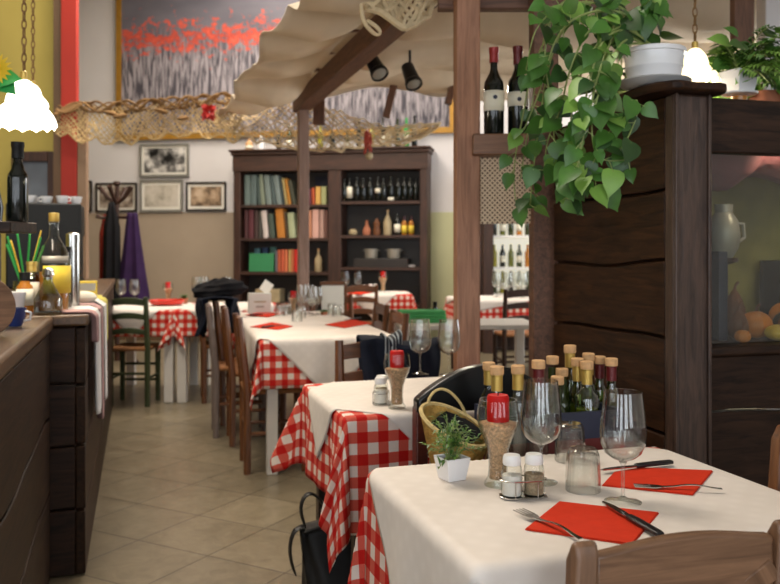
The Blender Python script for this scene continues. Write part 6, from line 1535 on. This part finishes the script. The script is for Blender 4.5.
# ------------------------------------------------------------------ light
wd = bpy.data.worlds.new('world'); SC.world = wd; wd.use_nodes = True; bg = wd.node_tree.nodes['Background']
bg.inputs['Color'].default_value = (.86, .93, 1.0, 1); bg.inputs['Strength'].default_value = 6.0
def area(name, loc, size, energy, color, rot=(0, 0, 0), sy=None):
    l = bpy.data.lights.new(name, 'AREA'); l.energy = energy; l.color = color; l.size = size
    if sy: l.shape = 'RECTANGLE'; l.size_y = sy
    o = bpy.data.objects.new(name, l); COL.objects.link(o); o.location = loc; o.rotation_euler = rot; return o
area('added_overhead_light', (-1.8, 3.2, 5.1), 1.6, 170, (1, .90, .76)); area('added_overhead_light', (-1.6, 7.0, 5.1), 1.6, 210, (1, .90, .76)); area('added_overhead_light', (-1.6, 9.6, 5.1), 1.4, 120, (1, .90, .78))  # unseen area lights added overhead, no fixtures modelled
area('added_overhead_light', (2.6, 9.2, 5.1), 1.4, 95, (1, .93, .84))  # another added overhead light, for the area beyond the posts
def spot(loc, tgt, e, col=(1, .86, .68), ang=70, r=.05):
    l = bpy.data.lights.new('spot_lamp', 'SPOT'); l.energy = e; l.color = col; l.spot_size = R(ang); l.spot_blend = .6; l.shadow_soft_size = r
    o = bpy.data.objects.new('spot_lamp', l); COL.objects.link(o); o.location = loc; o.rotation_euler = (Vector(tgt) - Vector(loc)).to_track_quat('-Z', 'Y').to_euler(); return o
for i, (a_, b_, z0, z1) in enumerate(FO):   # sky portals in the shopfront windows
    o = area('window_portal', ((a_ + b_) / 2, -3.3, (z0 + z1) / 2), b_ - a_, 1, (1, 1, 1), (R(90), 0, 0), z1 - z0); o.data.cycles.is_portal = True
o = area('window_portal', (4.98, 7.0, 2.0), 2.4, 1, (1, 1, 1), (0, R(90), 0), 3.6); o.data.cycles.is_portal = True  # portal of the added right wall opening
l = bpy.data.lights.new('right_room_fill', 'POINT'); l.energy = 55; l.color = (1, .92, .8); l.shadow_soft_size = .12  # added light brightening the white table, no fixture hangs here
o = bpy.data.objects.new('right_room_fill', l); COL.objects.link(o); o.location = (2.5, 6.6, 2.3)
l = bpy.data.lights.new('case_fill', 'POINT'); l.energy = 3.0; l.color = (1, .85, .62); l.shadow_soft_size = .04  # added light inside the case that brightens the gourds
o = bpy.data.objects.new('case_fill', l); COL.objects.link(o); o.location = cabp(.62, .10, 1.60)
spot(tuple(at(379, 74, 5.28)), (-.3, 4.4, .7), 45); spot(tuple(at(414, 84, 5.53)), (.3, 3.6, .7), 45)
SC.view_settings.view_transform = 'Standard'; SC.view_settings.look = 'None'; SC.view_settings.gamma = 1; SC.view_settings.use_curve_mapping = False
SC.view_settings.exposure = 0.0
SC.cycles.transparent_max_bounces = 40; SC.cycles.max_bounces = 8; SC.cycles.diffuse_bounces = 4; SC.cycles.caustics_reflective = False; SC.cycles.caustics_refractive = False
SC.cycles.sample_clamp_indirect = 6; SC.cycles.use_denoising = True
